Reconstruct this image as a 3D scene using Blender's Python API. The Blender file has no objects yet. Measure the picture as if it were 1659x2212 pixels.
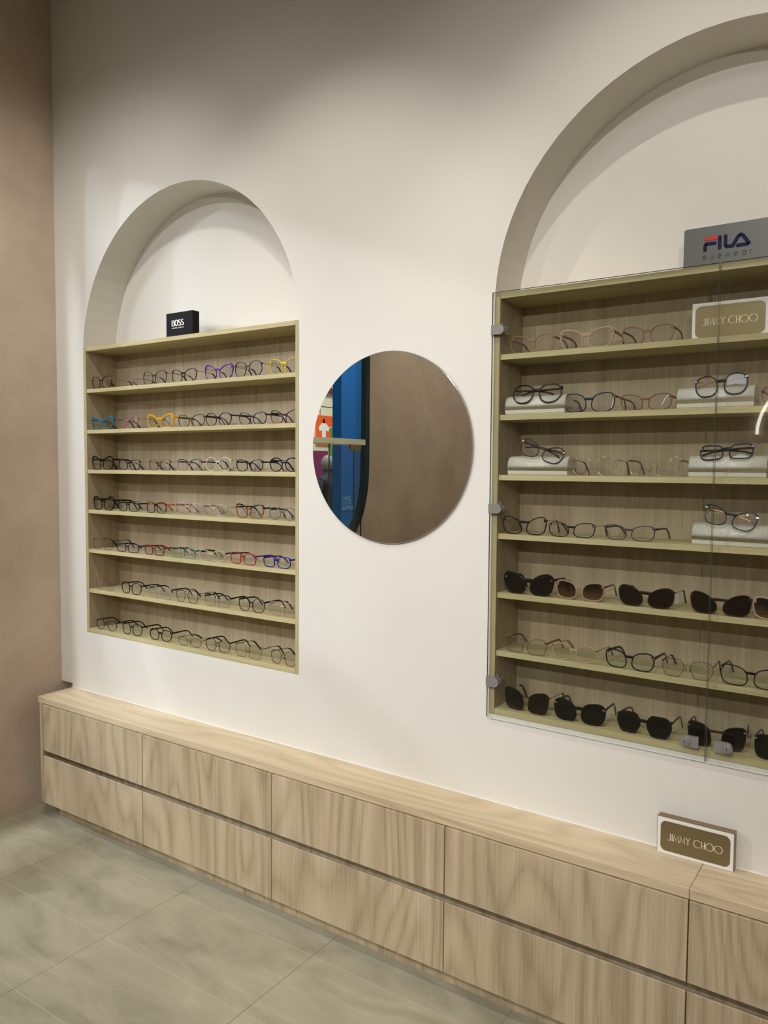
import bpy, math, random
from math import sin, cos, pi, radians as R, sqrt, hypot
from mathutils import Vector, Matrix
from mathutils.geometry import tessellate_polygon

random.seed(4)
SC = bpy.context.scene
COL = SC.collection

# ---------------------------------------------------------------- camera
cam_d = bpy.data.cameras.new('camera')
cam = bpy.data.objects.new('camera', cam_d); COL.objects.link(cam)
_r = Vector((0.82619999, 0.56333282, 0.00705027)); _u = Vector((-0.03792058, 0.04312076, 0.99834995)); _f = Vector((-0.56209929, 0.82510407, -0.05698828))
M = Matrix((_r, _u, -_f)).transposed().to_4x4(); M.translation = Vector((3.03196, -2.02631, 1.31919))
cam.matrix_world = M
cam_d.sensor_fit = 'HORIZONTAL'; cam_d.sensor_width = 36.0; cam_d.lens = 36.0 * 1684.24 / 1659.0
cam_d.clip_start = 0.02; cam_d.clip_end = 60
SC.camera = cam
SC.view_settings.view_transform = 'Standard'; SC.view_settings.look = 'None'
SC.view_settings.gamma = 1.0; SC.view_settings.use_curve_mapping = False
SC.view_settings.exposure = -0.20
SC.cycles.max_bounces = 8; SC.cycles.diffuse_bounces = 4; SC.cycles.glossy_bounces = 5
SC.cycles.transparent_max_bounces = 32; SC.cycles.transmission_bounces = 6
SC.cycles.caustics_reflective = False; SC.cycles.caustics_refractive = False
SC.cycles.sample_clamp_indirect = 4.0

# ---------------------------------------------------------------- world and lights
wd = bpy.data.worlds.new('world'); SC.world = wd; wd.use_nodes = True
wd.node_tree.nodes['Background'].inputs[0].default_value = (0.9, 0.93, 1.0, 1)
wd.node_tree.nodes['Background'].inputs[1].default_value = 0.25

FZ = -0.1662       # finished floor
CZ = 3.40          # ceiling
WL = -0.079        # left wall face

def spot(x, y, z, tx, ty, tz, watt, col, ang, blend, size):
    l = bpy.data.lights.new('spot_light', 'SPOT'); l.energy = watt; l.color = col
    l.spot_size = R(ang); l.spot_blend = blend; l.shadow_soft_size = size
    o = bpy.data.objects.new('spot_light', l); COL.objects.link(o)
    o.location = (x, y, z)
    o.rotation_euler = (Vector((tx, ty, tz)) - Vector((x, y, z))).to_track_quat('-Z', 'Y').to_euler()
    return o
def area(x, y, z, rot, sx, sy, watt, col):
    l = bpy.data.lights.new('area_light', 'AREA'); l.energy = watt; l.color = col; l.shape = 'RECTANGLE'; l.size = sx; l.size_y = sy
    o = bpy.data.objects.new('area_light', l); COL.objects.link(o); o.location = (x, y, z); o.rotation_euler = rot
    return o
WARM = (1.0, 0.93, 0.83); NEUT = (1.0, 0.975, 0.93); COOL = (0.84, 0.92, 1.0)
# track spots close to the wall (x, watt)
NEAR = [(0.30, 3.25, 6), (1.43, 3.22, 42), (2.55, 3.25, 40), (3.80, 3.25, 44)]
for x, z, w in NEAR:
    spot(x, -1.10, z, x, -0.18, 1.3, w, WARM, 74, 0.55, 0.022)
# rows of lamps further back in the shop, the lower row in the pelmet of the opposite side
for x, tx, w in ((1.0, .75, 150), (2.9, 2.55, 185)):
    spot(x, -3.75, 3.20, tx, 0, .80, w, NEUT, 58, 0.8, 0.018)
for x, tx, w in ((2.55, .85, 105), (4.0, 2.7, 112)):
    spot(x, -4.0, 2.45, tx, 0, .95, w, NEUT, 54, 0.8, 0.018)
# added soft fill below the shop ceiling, no lamp panel known there
area(2.8, -2.7, CZ - .03, (0, 0, 0), 1.8, 1.0, 24, NEUT)
# bright concourse outside the opening in the left wall
for x, y, w in ((-3.0, -7.5, 420), (-5.0, -6.2, 520)):
    spot(x, y, 2.70 + .387 * (-x - .079), 0.7, 0, 1.7, w, COOL, 42, 0.3, 0.12)
area(-3.6, -7.0, 4.9, (0, R(-25), 0), 2.5, 5.0, 900, COOL)
area(-.62, -3.6, 4.5, (0, R(8), 0), .4, 1.6, 230, COOL)  # extra light added only to brighten the blue facade
# added spots that brighten the left wall plaster, no such lamps known
for y, w in ((-3.1, 85), (-1.1, 60)):
    spot(1.15, y, 3.22, WL, y - .1 if y < -2 else -.45, 1.1, w, NEUT, 95, 0.8, .05)

# ---------------------------------------------------------------- mesh helper
class MB:
    def __init__(s): s.v = []; s.f = []; s.sm = []; s.mi = []; s.m = 0
    def add(s, vs, fs, smooth=False):
        o = len(s.v); s.v += [tuple(p) for p in vs]
        for f in fs: s.f.append([i + o for i in f]); s.sm.append(smooth); s.mi.append(s.m)
        return s
    def box(s, x0, x1, y0, y1, z0, z1, b=0.0):
        if b <= 0:
            vs = [(x, y, z) for z in (z0, z1) for y in (y0, y1) for x in (x0, x1)]
            return s.add(vs, [(0, 2, 3, 1), (4, 5, 7, 6), (0, 1, 5, 4), (2, 6, 7, 3), (0, 4, 6, 2), (1, 3, 7, 5)])
        # chamfered box: every corner gives three vertices
        vs = []; ix = {}
        for a, x in enumerate((x0, x1)):
            for c, y in enumerate((y0, y1)):
                for d, z in enumerate((z0, z1)):
                    sx, sy, sz = (1, -1)[a], (1, -1)[c], (1, -1)[d]
                    ix[a, c, d] = len(vs)
                    vs += [(x, y + sy * b, z + sz * b), (x + sx * b, y, z + sz * b), (x + sx * b, y + sy * b, z)]
        fs = []
        for a in (0, 1):
            fs.append([ix[a, c, d] for c, d in ((0, 0), (0, 1), (1, 1), (1, 0))][::(1 if a == 0 else -1)])
            fs.append([ix[c, a, d] + 1 for c, d in ((0, 0), (1, 0), (1, 1), (0, 1))][::(1 if a == 0 else -1)])
            fs.append([ix[c, d, a] + 2 for c, d in ((0, 0), (0, 1), (1, 1), (1, 0))][::(1 if a == 0 else -1)])
        for p in (0, 1):
            for q in (0, 1):
                A, B = ix[0, p, q], ix[1, p, q]; fs.append([A + 1, A + 2, B + 2, B + 1])
                A, B = ix[p, 0, q], ix[p, 1, q]; fs.append([A + 0, A + 2, B + 2, B + 0])
                A, B = ix[p, q, 0], ix[p, q, 1]; fs.append([A + 0, A + 1, B + 1, B + 0])
        for k in ix.values(): fs.append([k, k + 1, k + 2])
        return s.add(vs, fs)
    def sweep(s, path, sect, closed=False, up=None, cap=True, smooth=True):
        """path: points; sect: function(i, t) -> list of (a, b) offsets in (side, up) directions"""
        P = [Vector(p) for p in path]; n = len(P); rings = []; up0 = Vector(up or (0, 0, 1))
        for i in range(n):
            a = P[i - 1] if (closed or i > 0) else P[i]; b = P[(i + 1) % n] if (closed or i < n - 1) else P[i]
            t = (b - a).normalized(); sd = t.cross(up0)
            if sd.length < 1e-6: sd = t.cross(Vector((1, 0, 0)))
            sd.normalize(); w = sd.cross(t).normalized()
            rings.append([P[i] + sd * p + w * q for p, q in sect(i, i / max(1, n - 1))])
        k = len(rings[0]); vs = [v for r in rings for v in r]; fs = []
        for i in range(n if closed else n - 1):
            j = (i + 1) % n
            for m in range(k): fs.append((i * k + m, i * k + (m + 1) % k, j * k + (m + 1) % k, j * k + m))
        if not closed and cap: fs += [tuple(range(k))[::-1], tuple((n - 1) * k + m for m in range(k))]
        return s.add(vs, fs, smooth)
    def tube(s, path, r, k=8, closed=False, up=None):
        rr = r if callable(r) else (lambda t: r)
        return s.sweep(path, lambda i, t: [(rr(t) * cos(2 * pi * m / k), rr(t) * sin(2 * pi * m / k)) for m in range(k)], closed, up)
    def prism(s, pts, fn, d0, d1, smooth=False):
        """pts: 2D outline; fn(p, d) -> 3D"""
        n = len(pts); vs = [fn(p, d0) for p in pts] + [fn(p, d1) for p in pts]
        fs = [(i, (i + 1) % n, n + (i + 1) % n, n + i) for i in range(n)]
        s.add(vs, fs, smooth)
        for d, rev in ((d0, True), (d1, False)):
            tr = tessellate_polygon([[Vector((p[0], p[1], 0)) for p in pts]])
            s.add([fn(p, d) for p in pts], [tuple(t) if rev else tuple(t)[::-1] for t in tr])
        return s
    def ell(s, c, r, nu=14, nv=8):
        vs = []; fs = []
        for j in range(nv + 1):
            for i in range(nu):
                a = 2 * pi * i / nu; b = pi * j / nv
                vs.append((c[0] + r[0] * sin(b) * cos(a), c[1] + r[1] * sin(b) * sin(a), c[2] + r[2] * cos(b)))
        for j in range(nv):
            for i in range(nu): fs.append((j * nu + i, (j + 1) * nu + i, (j + 1) * nu + (i + 1) % nu, j * nu + (i + 1) % nu))
        return s.add(vs, fs, True)
    def build(s, name, mat, parent=None, **kw):
        off = Vector((0, 0, 0))
        if parent is not None and not kw.get('local'):
            q = parent
            while q is not None: off += q.location; q = q.parent
        org = Vector(kw.get('origin', (0, 0, 0)))
        me = bpy.data.meshes.new(name); me.from_pydata([tuple(Vector(v) - off - org) for v in s.v], [], s.f)
        mats = mat if isinstance(mat, (list, tuple)) else [mat]
        for m_ in mats: me.materials.append(m_)
        for p, sm, mi in zip(me.polygons, s.sm, s.mi): p.use_smooth = sm; p.material_index = mi
        me.update(); 
        o = bpy.data.objects.new(name, me); COL.objects.link(o); o.location = org
        if parent is not None: o.parent = parent
        if name in ('lettering', 'small_lettering', 'red_bar', 'hinge', 'lock_body', 'gold_plate', 'panel', 'sign_lettering'): recalc(o)
        return o

def recalc(o):
    import bmesh
    bm = bmesh.new(); bm.from_mesh(o.data); bmesh.ops.remove_doubles(bm, verts=bm.verts, dist=1e-6)
    bmesh.ops.recalc_face_normals(bm, faces=bm.faces); bm.to_mesh(o.data); bm.free()
    return o
def tag(o, label=None, cat=None, group=None, kind=None):
    if label: o['label'] = label
    if cat: o['category'] = cat
    if group: o['group'] = group
    if kind: o['kind'] = kind
    return o
def empty(name, loc=(0, 0, 0), rot=(0, 0, 0)):
    o = bpy.data.objects.new(name, None); COL.objects.link(o); o.location = loc; o.rotation_euler = rot; o.empty_display_size = .05
    return o
def struct(o): o['kind'] = 'structure'; return o

# ---------------------------------------------------------------- materials
def new_mat(name):
    m = bpy.data.materials.new(name); m.use_nodes = True; nt = m.node_tree
    return m, nt, nt.nodes, nt.links, nt.nodes['Principled BSDF']
def srgb(r, g, b):
    f = lambda c: (c / 255 / 12.92) if c / 255 <= .04045 else ((c / 255 + .055) / 1.055) ** 2.4
    return (f(r), f(g), f(b), 1)
def plain(name, col, rough=.5, metal=0.0, spec=.5):
    m, nt, N, L, b = new_mat(name)
    b.inputs['Base Color'].default_value = col; b.inputs['Roughness'].default_value = rough
    b.inputs['Metallic'].default_value = metal; b.inputs['Specular IOR Level'].default_value = spec
    nz = N.new('ShaderNodeTexNoise'); nz.inputs['Scale'].default_value = 40; nz.inputs['Detail'].default_value = 3
    mr = N.new('ShaderNodeMapRange'); mr.inputs[3].default_value = max(0, rough - .04); mr.inputs[4].default_value = min(1, rough + .04)
    L.new(nz.outputs[0], mr.inputs[0]); L.new(mr.outputs[0], b.inputs['Roughness'])
    return m
def emit(name, col, s):
    m, nt, N, L, b = new_mat(name)
    b.inputs['Base Color'].default_value = col; b.inputs['Emission Color'].default_value = col; b.inputs['Emission Strength'].default_value = s
    return m
def wood(name, grain, lo, hi, fig=1.0, rough=.48):
    """grain: axis index the grain runs along"""
    m, nt, N, L, b = new_mat(name)
    tc = N.new('ShaderNodeTexCoord'); oi = N.new('ShaderNodeObjectInfo')
    mul = N.new('ShaderNodeVectorMath'); mul.operation = 'SCALE'; mul.inputs[0].default_value = (7.3, 5.1, 9.7); L.new(oi.outputs['Random'], mul.inputs['Scale'])
    ad = N.new('ShaderNodeVectorMath'); L.new(tc.outputs['Object'], ad.inputs[0]); L.new(mul.outputs[0], ad.inputs[1])
    def mp(across, along):
        q = N.new('ShaderNodeMapping'); v = [across] * 3; v[grain] = along
        q.inputs['Scale'].default_value = v; L.new(ad.outputs[0], q.inputs[0]); return q
    a = mp(4.6, .85)
    n1 = N.new('ShaderNodeTexNoise'); n1.inputs['Scale'].default_value = 1.0; n1.inputs['Detail'].default_value = .8; n1.inputs['Roughness'].default_value = .38; L.new(a.outputs[0], n1.inputs[0])
    k = N.new('ShaderNodeMath'); k.operation = 'MULTIPLY'; k.inputs[1].default_value = 85; L.new(n1.outputs[0], k.inputs[0])
    s = N.new('ShaderNodeMath'); s.operation = 'SINE'; L.new(k.outputs[0], s.inputs[0])
    s2 = N.new('ShaderNodeMapRange'); s2.inputs[1].default_value = -1; s2.inputs[2].default_value = 1; L.new(s.outputs[0], s2.inputs[0])
    pw_ = N.new('ShaderNodeMath'); pw_.operation = 'POWER'; pw_.inputs[1].default_value = .45; L.new(s2.outputs[0], pw_.inputs[0]); s2 = pw_
    c = mp(190, 2.6); n2 = N.new('ShaderNodeTexNoise'); n2.inputs['Scale'].default_value = 1; n2.inputs['Detail'].default_value = 4; n2.inputs['Roughness'].default_value = .6; L.new(c.outputs[0], n2.inputs[0])
    d = mp(520, 12); n3 = N.new('ShaderNodeTexNoise'); n3.inputs['Scale'].default_value = 1; n3.inputs['Detail'].default_value = 2; L.new(d.outputs[0], n3.inputs[0])
    e = mp(16, 1.0); n4 = N.new('ShaderNodeTexNoise'); n4.inputs['Scale'].default_value = 1; n4.inputs['Detail'].default_value = 2; L.new(e.outputs[0], n4.inputs[0])
    def mm(x, y, w):
        q = N.new('ShaderNodeMath'); q.operation = 'MULTIPLY_ADD'; L.new(x, q.inputs[0]); q.inputs[1].default_value = w
        if y is None: q.inputs[2].default_value = 0
        else: L.new(y, q.inputs[2])
        return q.outputs[0]
    t = mm(s2.outputs[0], None, .19 * fig); t = mm(n2.outputs[0], t, .40); t = mm(n3.outputs[0], t, .30); t = mm(n4.outputs[0], t, .46)
    rp = N.new('ShaderNodeValToRGB'); rp.color_ramp.elements[0].position = .48 if fig > .6 else .42; rp.color_ramp.elements[1].position = .92 if fig > .6 else .82
    rp.color_ramp.elements[0].color = lo; rp.color_ramp.elements[1].color = hi
    L.new(t, rp.inputs[0]); L.new(rp.outputs[0], b.inputs['Base Color'])
    b.inputs['Roughness'].default_value = rough; b.inputs['Specular IOR Level'].default_value = .35
    bp = N.new('ShaderNodeBump'); bp.inputs['Strength'].default_value = .12; bp.inputs['Distance'].default_value = .0006
    L.new(t, bp.inputs['Height']); L.new(bp.outputs[0], b.inputs['Normal'])
    return m
def glassy(name, tint, gl=(1, 1, 1, 1), rough=.01, ior=1.5, edge=None, rim=0.0):
    """see-through sheet: tinted transparency with fresnel gloss"""
    m, nt, N, L, b = new_mat(name); N.remove(b); out = N['Material Output']
    tr = N.new('ShaderNodeBsdfTransparent'); tr.inputs[0].default_value = tint
    g = N.new('ShaderNodeBsdfGlossy'); g.inputs['Color'].default_value = gl; g.inputs['Roughness'].default_value = rough
    lw = N.new('ShaderNodeLayerWeight'); lw.inputs[0].default_value = .5      # Schlick, alike from both sides of the sheet
    pw = N.new('ShaderNodeMath'); pw.operation = 'POWER'; pw.inputs[1].default_value = 5; L.new(lw.outputs['Facing'], pw.inputs[0])
    f0 = ((ior - 1) / (ior + 1)) ** 2
    fr = N.new('ShaderNodeMath'); fr.operation = 'MULTIPLY_ADD'; fr.inputs[1].default_value = 1 - f0; fr.inputs[2].default_value = f0; L.new(pw.outputs[0], fr.inputs[0])
    mx = N.new('ShaderNodeMixShader'); L.new(fr.outputs[0], mx.inputs[0]); L.new(tr.outputs[0], mx.inputs[1]); L.new(g.outputs[0], mx.inputs[2])
    if edge:
        df = N.new('ShaderNodeBsdfDiffuse'); df.inputs['Color'].default_value = edge
        m2 = N.new('ShaderNodeMixShader'); m2.inputs[0].default_value = rim
        L.new(mx.outputs[0], m2.inputs[1]); L.new(df.outputs[0], m2.inputs[2]); mx = m2
    L.new(mx.outputs[0], out.inputs[0])
    return m, N, L, tr
def acetate(name, col, clear=.55):
    """translucent coloured plastic"""
    m, N, L, tr = glassy(name, tuple(.25 + .75 * c for c in col[:3]) + (1,), ior=1.55, rough=.06, edge=col, rim=1 - clear)
    return m

OAK_LO, OAK_HI = srgb(160, 137, 104), srgb(212, 191, 154)
M_FRONT = wood('oak_upright_grain', 2, srgb(158, 140, 112), srgb(206, 188, 158), 1.0)
M_TOP = wood('oak_long_grain', 0, srgb(188, 168, 134), srgb(228, 211, 180), .8)
M_UNIT = wood('oak_unit_upright', 2, srgb(146, 130, 103), srgb(186, 170, 142), .35)
M_SIDE = wood('oak_side_upright', 2, srgb(158, 145, 106), srgb(196, 183, 142), .25)
M_SHELF = wood('oak_shelf_edge', 0, srgb(168, 155, 112), srgb(206, 194, 150), .25)

def wall_white():
    m, nt, N, L, b = new_mat('white_painted_wall')
    n = N.new('ShaderNodeTexNoise'); n.inputs['Scale'].default_value = 2.2; n.inputs['Detail'].default_value = 3
    rp = N.new('ShaderNodeValToRGB'); rp.color_ramp.elements[0].color = srgb(217, 214, 206); rp.color_ramp.elements[1].color = srgb(227, 223, 217)
    tc = N.new('ShaderNodeTexCoord'); L.new(tc.outputs['Object'], n.inputs[0]); L.new(n.outputs[0], rp.inputs[0]); L.new(rp.outputs[0], b.inputs['Base Color'])
    b.inputs['Roughness'].default_value = .62; b.inputs['Specular IOR Level'].default_value = .25
    n2 = N.new('ShaderNodeTexNoise'); n2.inputs['Scale'].default_value = 160; L.new(tc.outputs['Object'], n2.inputs[0])
    bp = N.new('ShaderNodeBump'); bp.inputs['Strength'].default_value = .05; bp.inputs['Distance'].default_value = .001
    L.new(n2.outputs[0], bp.inputs['Height']); L.new(bp.outputs[0], b.inputs['Normal'])
    return m
M_WHITE = wall_white()
def plaster():
    m, nt, N, L, b = new_mat('beige_textured_plaster')
    tc = N.new('ShaderNodeTexCoord')
    n = N.new('ShaderNodeTexNoise'); n.inputs['Scale'].default_value = 3.0; n.inputs['Detail'].default_value = 6; n.inputs['Roughness'].default_value = .6
    L.new(tc.outputs['Object'], n.inputs[0])
    rp = N.new('ShaderNodeValToRGB'); rp.color_ramp.elements[0].position = .3; rp.color_ramp.elements[1].position = .7
    rp.color_ramp.elements[0].color = srgb(190, 170, 150); rp.color_ramp.elements[1].color = srgb(212, 194, 174)
    L.new(n.outputs[0], rp.inputs[0]); L.new(rp.outputs[0], b.inputs['Base Color'])
    b.inputs['Roughness'].default_value = .85; b.inputs['Specular IOR Level'].default_value = .2
    n2 = N.new('ShaderNodeTexNoise'); n2.inputs['Scale'].default_value = 75; n2.inputs['Detail'].default_value = 5; n2.inputs['Roughness'].default_value = .7; L.new(tc.outputs['Object'], n2.inputs[0])
    bp = N.new('ShaderNodeBump'); bp.inputs['Strength'].default_value = .45; bp.inputs['Distance'].default_value = .004
    L.new(n2.outputs[0], bp.inputs['Height']); L.new(bp.outputs[0], b.inputs['Normal'])
    return m
M_PLASTER = plaster()
def floor_mat():
    m, nt, N, L, b = new_mat('grey_stone_tiles')
    tc = N.new('ShaderNodeTexCoord')
    mp = N.new('ShaderNodeMapping'); mp.inputs['Location'].default_value = (-.37, .25, 0); L.new(tc.outputs['Object'], mp.inputs[0])
    br = N.new('ShaderNodeTexBrick'); br.offset = 0; br.inputs['Scale'].default_value = 1; br.inputs['Mortar Size'].default_value = .0011
    br.inputs['Mortar Smooth'].default_value = .2; br.inputs['Brick Width'].default_value = .6; br.inputs['Row Height'].default_value = .3
    br.inputs['Color1'].default_value = (.48, .48, .48, 1); br.inputs['Color2'].default_value = (.54, .54, .54, 1)
    L.new(mp.outputs[0], br.inputs[0])
    rt = N.new('ShaderNodeMapping'); rt.inputs['Rotation'].default_value = (0, 0, R(35)); rt.inputs['Scale'].default_value = (1.8, 4.2, 1); L.new(tc.outputs['Object'], rt.inputs[0])
    n = N.new('ShaderNodeTexNoise'); n.inputs['Scale'].default_value = 1.6; n.inputs['Detail'].default_value = 7; n.inputs['Roughness'].default_value = .62; n.inputs['Distortion'].default_value = .6
    L.new(rt.outputs[0], n.inputs[0])
    rp = N.new('ShaderNodeValToRGB'); rp.color_ramp.elements[0].position = .3; rp.color_ramp.elements[1].position = .72
    rp.color_ramp.elements[0].color = srgb(146, 141, 120); rp.color_ramp.elements[1].color = srgb(188, 180, 158)
    L.new(n.outputs[0], rp.inputs[0])
    mx = N.new('ShaderNodeMix'); mx.data_type = 'RGBA'; mx.blend_type = 'OVERLAY'; mx.inputs[0].default_value = .5
    L.new(rp.outputs[0], mx.inputs[6]); L.new(br.outputs['Color'], mx.inputs[7])
    # grout: pale across the room, dark along it
    sp = N.new('ShaderNodeSeparateXYZ'); L.new(mp.outputs[0], sp.inputs[0])
    md = N.new('ShaderNodeMath'); md.operation = 'PINGPONG'; md.inputs[1].default_value = .3; L.new(sp.outputs[0], md.inputs[0])
    lt = N.new('ShaderNodeMath'); lt.operation = 'LESS_THAN'; lt.inputs[1].default_value = .0024; L.new(md.outputs[0], lt.inputs[0])
    gc = N.new('ShaderNodeMix'); gc.data_type = 'RGBA'; gc.inputs[6].default_value = srgb(196, 190, 166); gc.inputs[7].default_value = srgb(120, 113, 96); L.new(lt.outputs[0], gc.inputs[0])
    m2 = N.new('ShaderNodeMix'); m2.data_type = 'RGBA'; L.new(br.outputs['Fac'], m2.inputs[0]); L.new(mx.outputs[2], m2.inputs[6]); L.new(gc.outputs[2], m2.inputs[7])
    L.new(m2.outputs[2], b.inputs['Base Color']); b.inputs['Roughness'].default_value = .5; b.inputs['Specular IOR Level'].default_value = .3
    return m
M_FLOOR = floor_mat()
M_CHROME = plain('polished_chrome', (.46, .455, .44, 1), .2, .62)
M_STEEL = plain('brushed_steel', (.10, .105, .096, 1), .42, .4)
M_MIRROR = plain('mirror_silver', (.66, .645, .575, 1), .0, 1.0); M_MIRROR.node_tree.links.remove(M_MIRROR.node_tree.nodes['Principled BSDF'].inputs['Roughness'].links[0]); M_MIRROR.node_tree.nodes['Principled BSDF'].inputs['Roughness'].default_value = 0.0
M_GOLDPL = plain('satin_gold_plate', (.24, .19, .095, 1), .45, .6)
M_BRONZE = plain('bronze_edge', srgb(138, 118, 88), .4, .5)
M_WPAINT = plain('white_gloss', srgb(236, 234, 230), .35)
M_CREAM = plain('cream_letter', srgb(250, 244, 222), .4)
M_BLACK = plain('black_gloss', (.003, .003, .004, 1), .5, 0, .12)
M_NAVY = plain('navy_letter', (.006, .006, .05, 1), .5, 0, .15)
M_RED = plain('red_letter', srgb(196, 32, 36), .3)
M_DARK = plain('dark_print', srgb(30, 32, 40), .4)
M_GLASS, _, _, _ = glassy('clear_door_glass', (.955, .965, .955, 1), ior=1.42)
M_LENS, _, _, _ = glassy('clear_demo_lens', (.97, .97, .975, 1), (.72, .8, 1, 1), ior=1.5)
M_GEDGE = plain('green_glass_edge', srgb(92, 98, 84), .15)
M_TEAL = plain('teal_lacquer', srgb(20, 52, 56), .35)
M_BLUE = plain('blue_lacquer', srgb(6, 100, 176), .25)
M_BLUE2 = plain('deep_blue_lacquer', srgb(16, 88, 146), .25)
M_PURPLE = plain('plum_sign', srgb(122, 40, 84), .5)
M_MCREAM = plain('cream_panel', srgb(226, 222, 190), .6)
M_ORANGE = plain('orange_poster', srgb(236, 96, 38), .6)
M_GREEN = plain('green_poster', srgb(84, 160, 60), .6)
M_SKYBL = plain('pale_blue_print', srgb(110, 175, 220), .5)

# ================================================================ the room
LX1, LX2, RX1, RX2 = .111, 1.3014, 2.0269, 3.2173
UB, UT = .6046, 1.8132            # units, bottom and top
XR, YB = 5.4, -4.75
NICHE = .160

def arch_outline(x0, x1, zb, n=40):
    cx, r = (x0 + x1) / 2, (x1 - x0) / 2; zc = 1.782
    pts = [(x0, zb), (x1, zb), (x1, zc)]
    pts += [(cx + r * cos(pi * i / n), zc + r * sin(pi * i / n)) for i in range(1, n)]
    pts += [(x0, zc)]
    return pts
mb = MB()
outer = [(WL, .362), (0.0, .362), (0.0, FZ), (XR, FZ), (XR, CZ), (WL, CZ)]
holes = [arch_outline(LX1, LX2, UB), arch_outline(RX1, RX2, UB)]
polys = [outer] + holes
allp = [p for q in polys for p in q]
tri = tessellate_polygon([[Vector((p[0], p[1], 0)) for p in q] for q in polys])
mb.add([(p[0], 0, p[1]) for p in allp], [tuple(t) for t in tri])
for h in holes:                                                      # reveals of the niches
    n = len(h)
    for i in range(1, n):
        a, b = h[i], h[(i + 1) % n]
        mb.add([(a[0], 0, a[1]), (b[0], 0, b[1]), (b[0], NICHE, b[1]), (a[0], NICHE, a[1])], [(0, 1, 2, 3)], True)
    mb.add([(h[0][0], 0, h[0][1]), (h[1][0], 0, h[1][1]), (h[1][0], NICHE, h[1][1]), (h[0][0], NICHE, h[0][1])], [(0, 1, 2, 3)])
    tri = tessellate_polygon([[Vector((p[0], p[1], 0)) for p in h]])
    mb.add([(p[0], NICHE, p[1]) for p in h], [tuple(t) for t in tri])
mb.add([(WL, 0, .362), (0, 0, .362), (0, .05, .362), (WL, .05, .362)], [(0, 1, 2, 3)])
struct(mb.build('wall_back', M_WHITE))
# raw plaster seen in the gap under the wall lining at the corner
mb = MB(); mb.box(WL - .01, 0.35, .045, .06, FZ, .5); struct(mb.build('trim_1', M_PLASTER))

# left wall with the rounded opening to the concourse
hole = [(-.45, 2.70), (-2.37, 2.70), (-2.368, 1.33), (-2.357, 1.18), (-2.333, 1.09), (-2.312, 1.027), (-2.28, .962), (-2.253, .926), (-2.19, .85), (-2.10, .76), (-1.98, .66), (-1.84, .58), (-1.68, .52),
        (-1.48, .49), (-1.28, .49), (-1.08, .53), (-.88, .62), (-.70, .76), (-.56, .95), (-.48, 1.15), (-.45, 1.33)]
for _ in range(3):                                    # round the corners of the opening
    hole = [(a[0] * (1 - t) + b[0] * t, a[1] * (1 - t) + b[1] * t) for a, b in zip(hole, hole[1:] + hole[:1]) for t in ((.25, .75) if hypot(a[0] - b[0], a[1] - b[1]) < .4 else (.10 / hypot(a[0] - b[0], a[1] - b[1]), 1 - .10 / hypot(a[0] - b[0], a[1] - b[1])))]
outer = [(.30, FZ), (.30, CZ), (YB, CZ), (YB, FZ)]
mb = MB()
tri = tessellate_polygon([[Vector((p[0], p[1], 0)) for p in q] for q in (outer, hole)])
for X in (WL, WL - .03):
    mb.add([(X, p[0], p[1]) for p in outer + hole], [tuple(t) for t in tri])
struct(mb.build('wall_left', M_PLASTER))
mb = MB(); n = len(hole)
inner = [(-1.41 + (p[0] + 1.41) * .95, 1.7 + (p[1] - 1.7) * .965) for p in hole]
for i in range(n):
    a, b = hole[i], hole[(i + 1) % n]; c, d = inner[i], inner[(i + 1) % n]
    mb.add([(WL + .004, a[0], a[1]), (WL + .004, b[0], b[1]), (WL + .004, d[0], d[1]), (WL + .004, c[0], c[1])], [(0, 1, 2, 3)])
    mb.add([(WL + .004, c[0], c[1]), (WL + .004, d[0], d[1]), (WL - .034, d[0], d[1]), (WL - .034, c[0], c[1])], [(0, 1, 2, 3)], False)
    mb.add([(WL + .004, a[0], a[1]), (WL + .004, b[0], b[1]), (WL - .034, b[0], b[1]), (WL - .034, a[0], a[1])], [(0, 1, 2, 3)], False)
struct(mb.build('trim_2', M_TEAL))

mb = MB(); mb.box(-9, XR, -16, .3, FZ - .06, FZ); struct(mb.build('floor', M_FLOOR))
mb = MB(); mb.box(WL - .12, XR, YB, .3, CZ, CZ + .06); struct(mb.build('ceiling', plain('grey_ceiling', (.30, .29, .28, 1), .8)))
mb = MB(); mb.box(XR, XR + .1, YB, .3, FZ, CZ); struct(mb.build('wall_right', M_PLASTER))
mb = MB(); mb.box(WL - .12, XR + .1, YB - .1, YB, FZ, CZ); struct(mb.build('wall_front', M_PLASTER))
mb = MB(); mb.box(-9.0, -8.9, -16, .3, FZ, 5.4); M_CONC = plain('grey_concourse', (.20, .20, .19, 1), .7); struct(mb.build('wall_concourse', M_CONC))
mb = MB(); mb.box(-8.9, WL - .12, .2, .3, FZ, 5.4); struct(mb.build('wall_concourse_end', M_CONC))
# backlit arch on the opposite wall, seen as a curved glow in the glass door
arc = [(1.985 + .0, 1.60)]
pts = [(1.985, YB + .03, 1.60)] + [(1.985 + .62 * (1 - cos(a)), YB + .03, 1.60 + .52 * sin(a)) for a in [R(6 * i) for i in range(1, 30)]]
mb = MB(); mb.tube(pts, .012, 8, up=(0, 1, 0)); o = mb.build('arch_light_strip', emit('led_strip', (1, .97, .88, 1), 14))
tag(o, 'curved glowing light strip reflected in the glass cabinet door', 'light strip')

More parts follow.
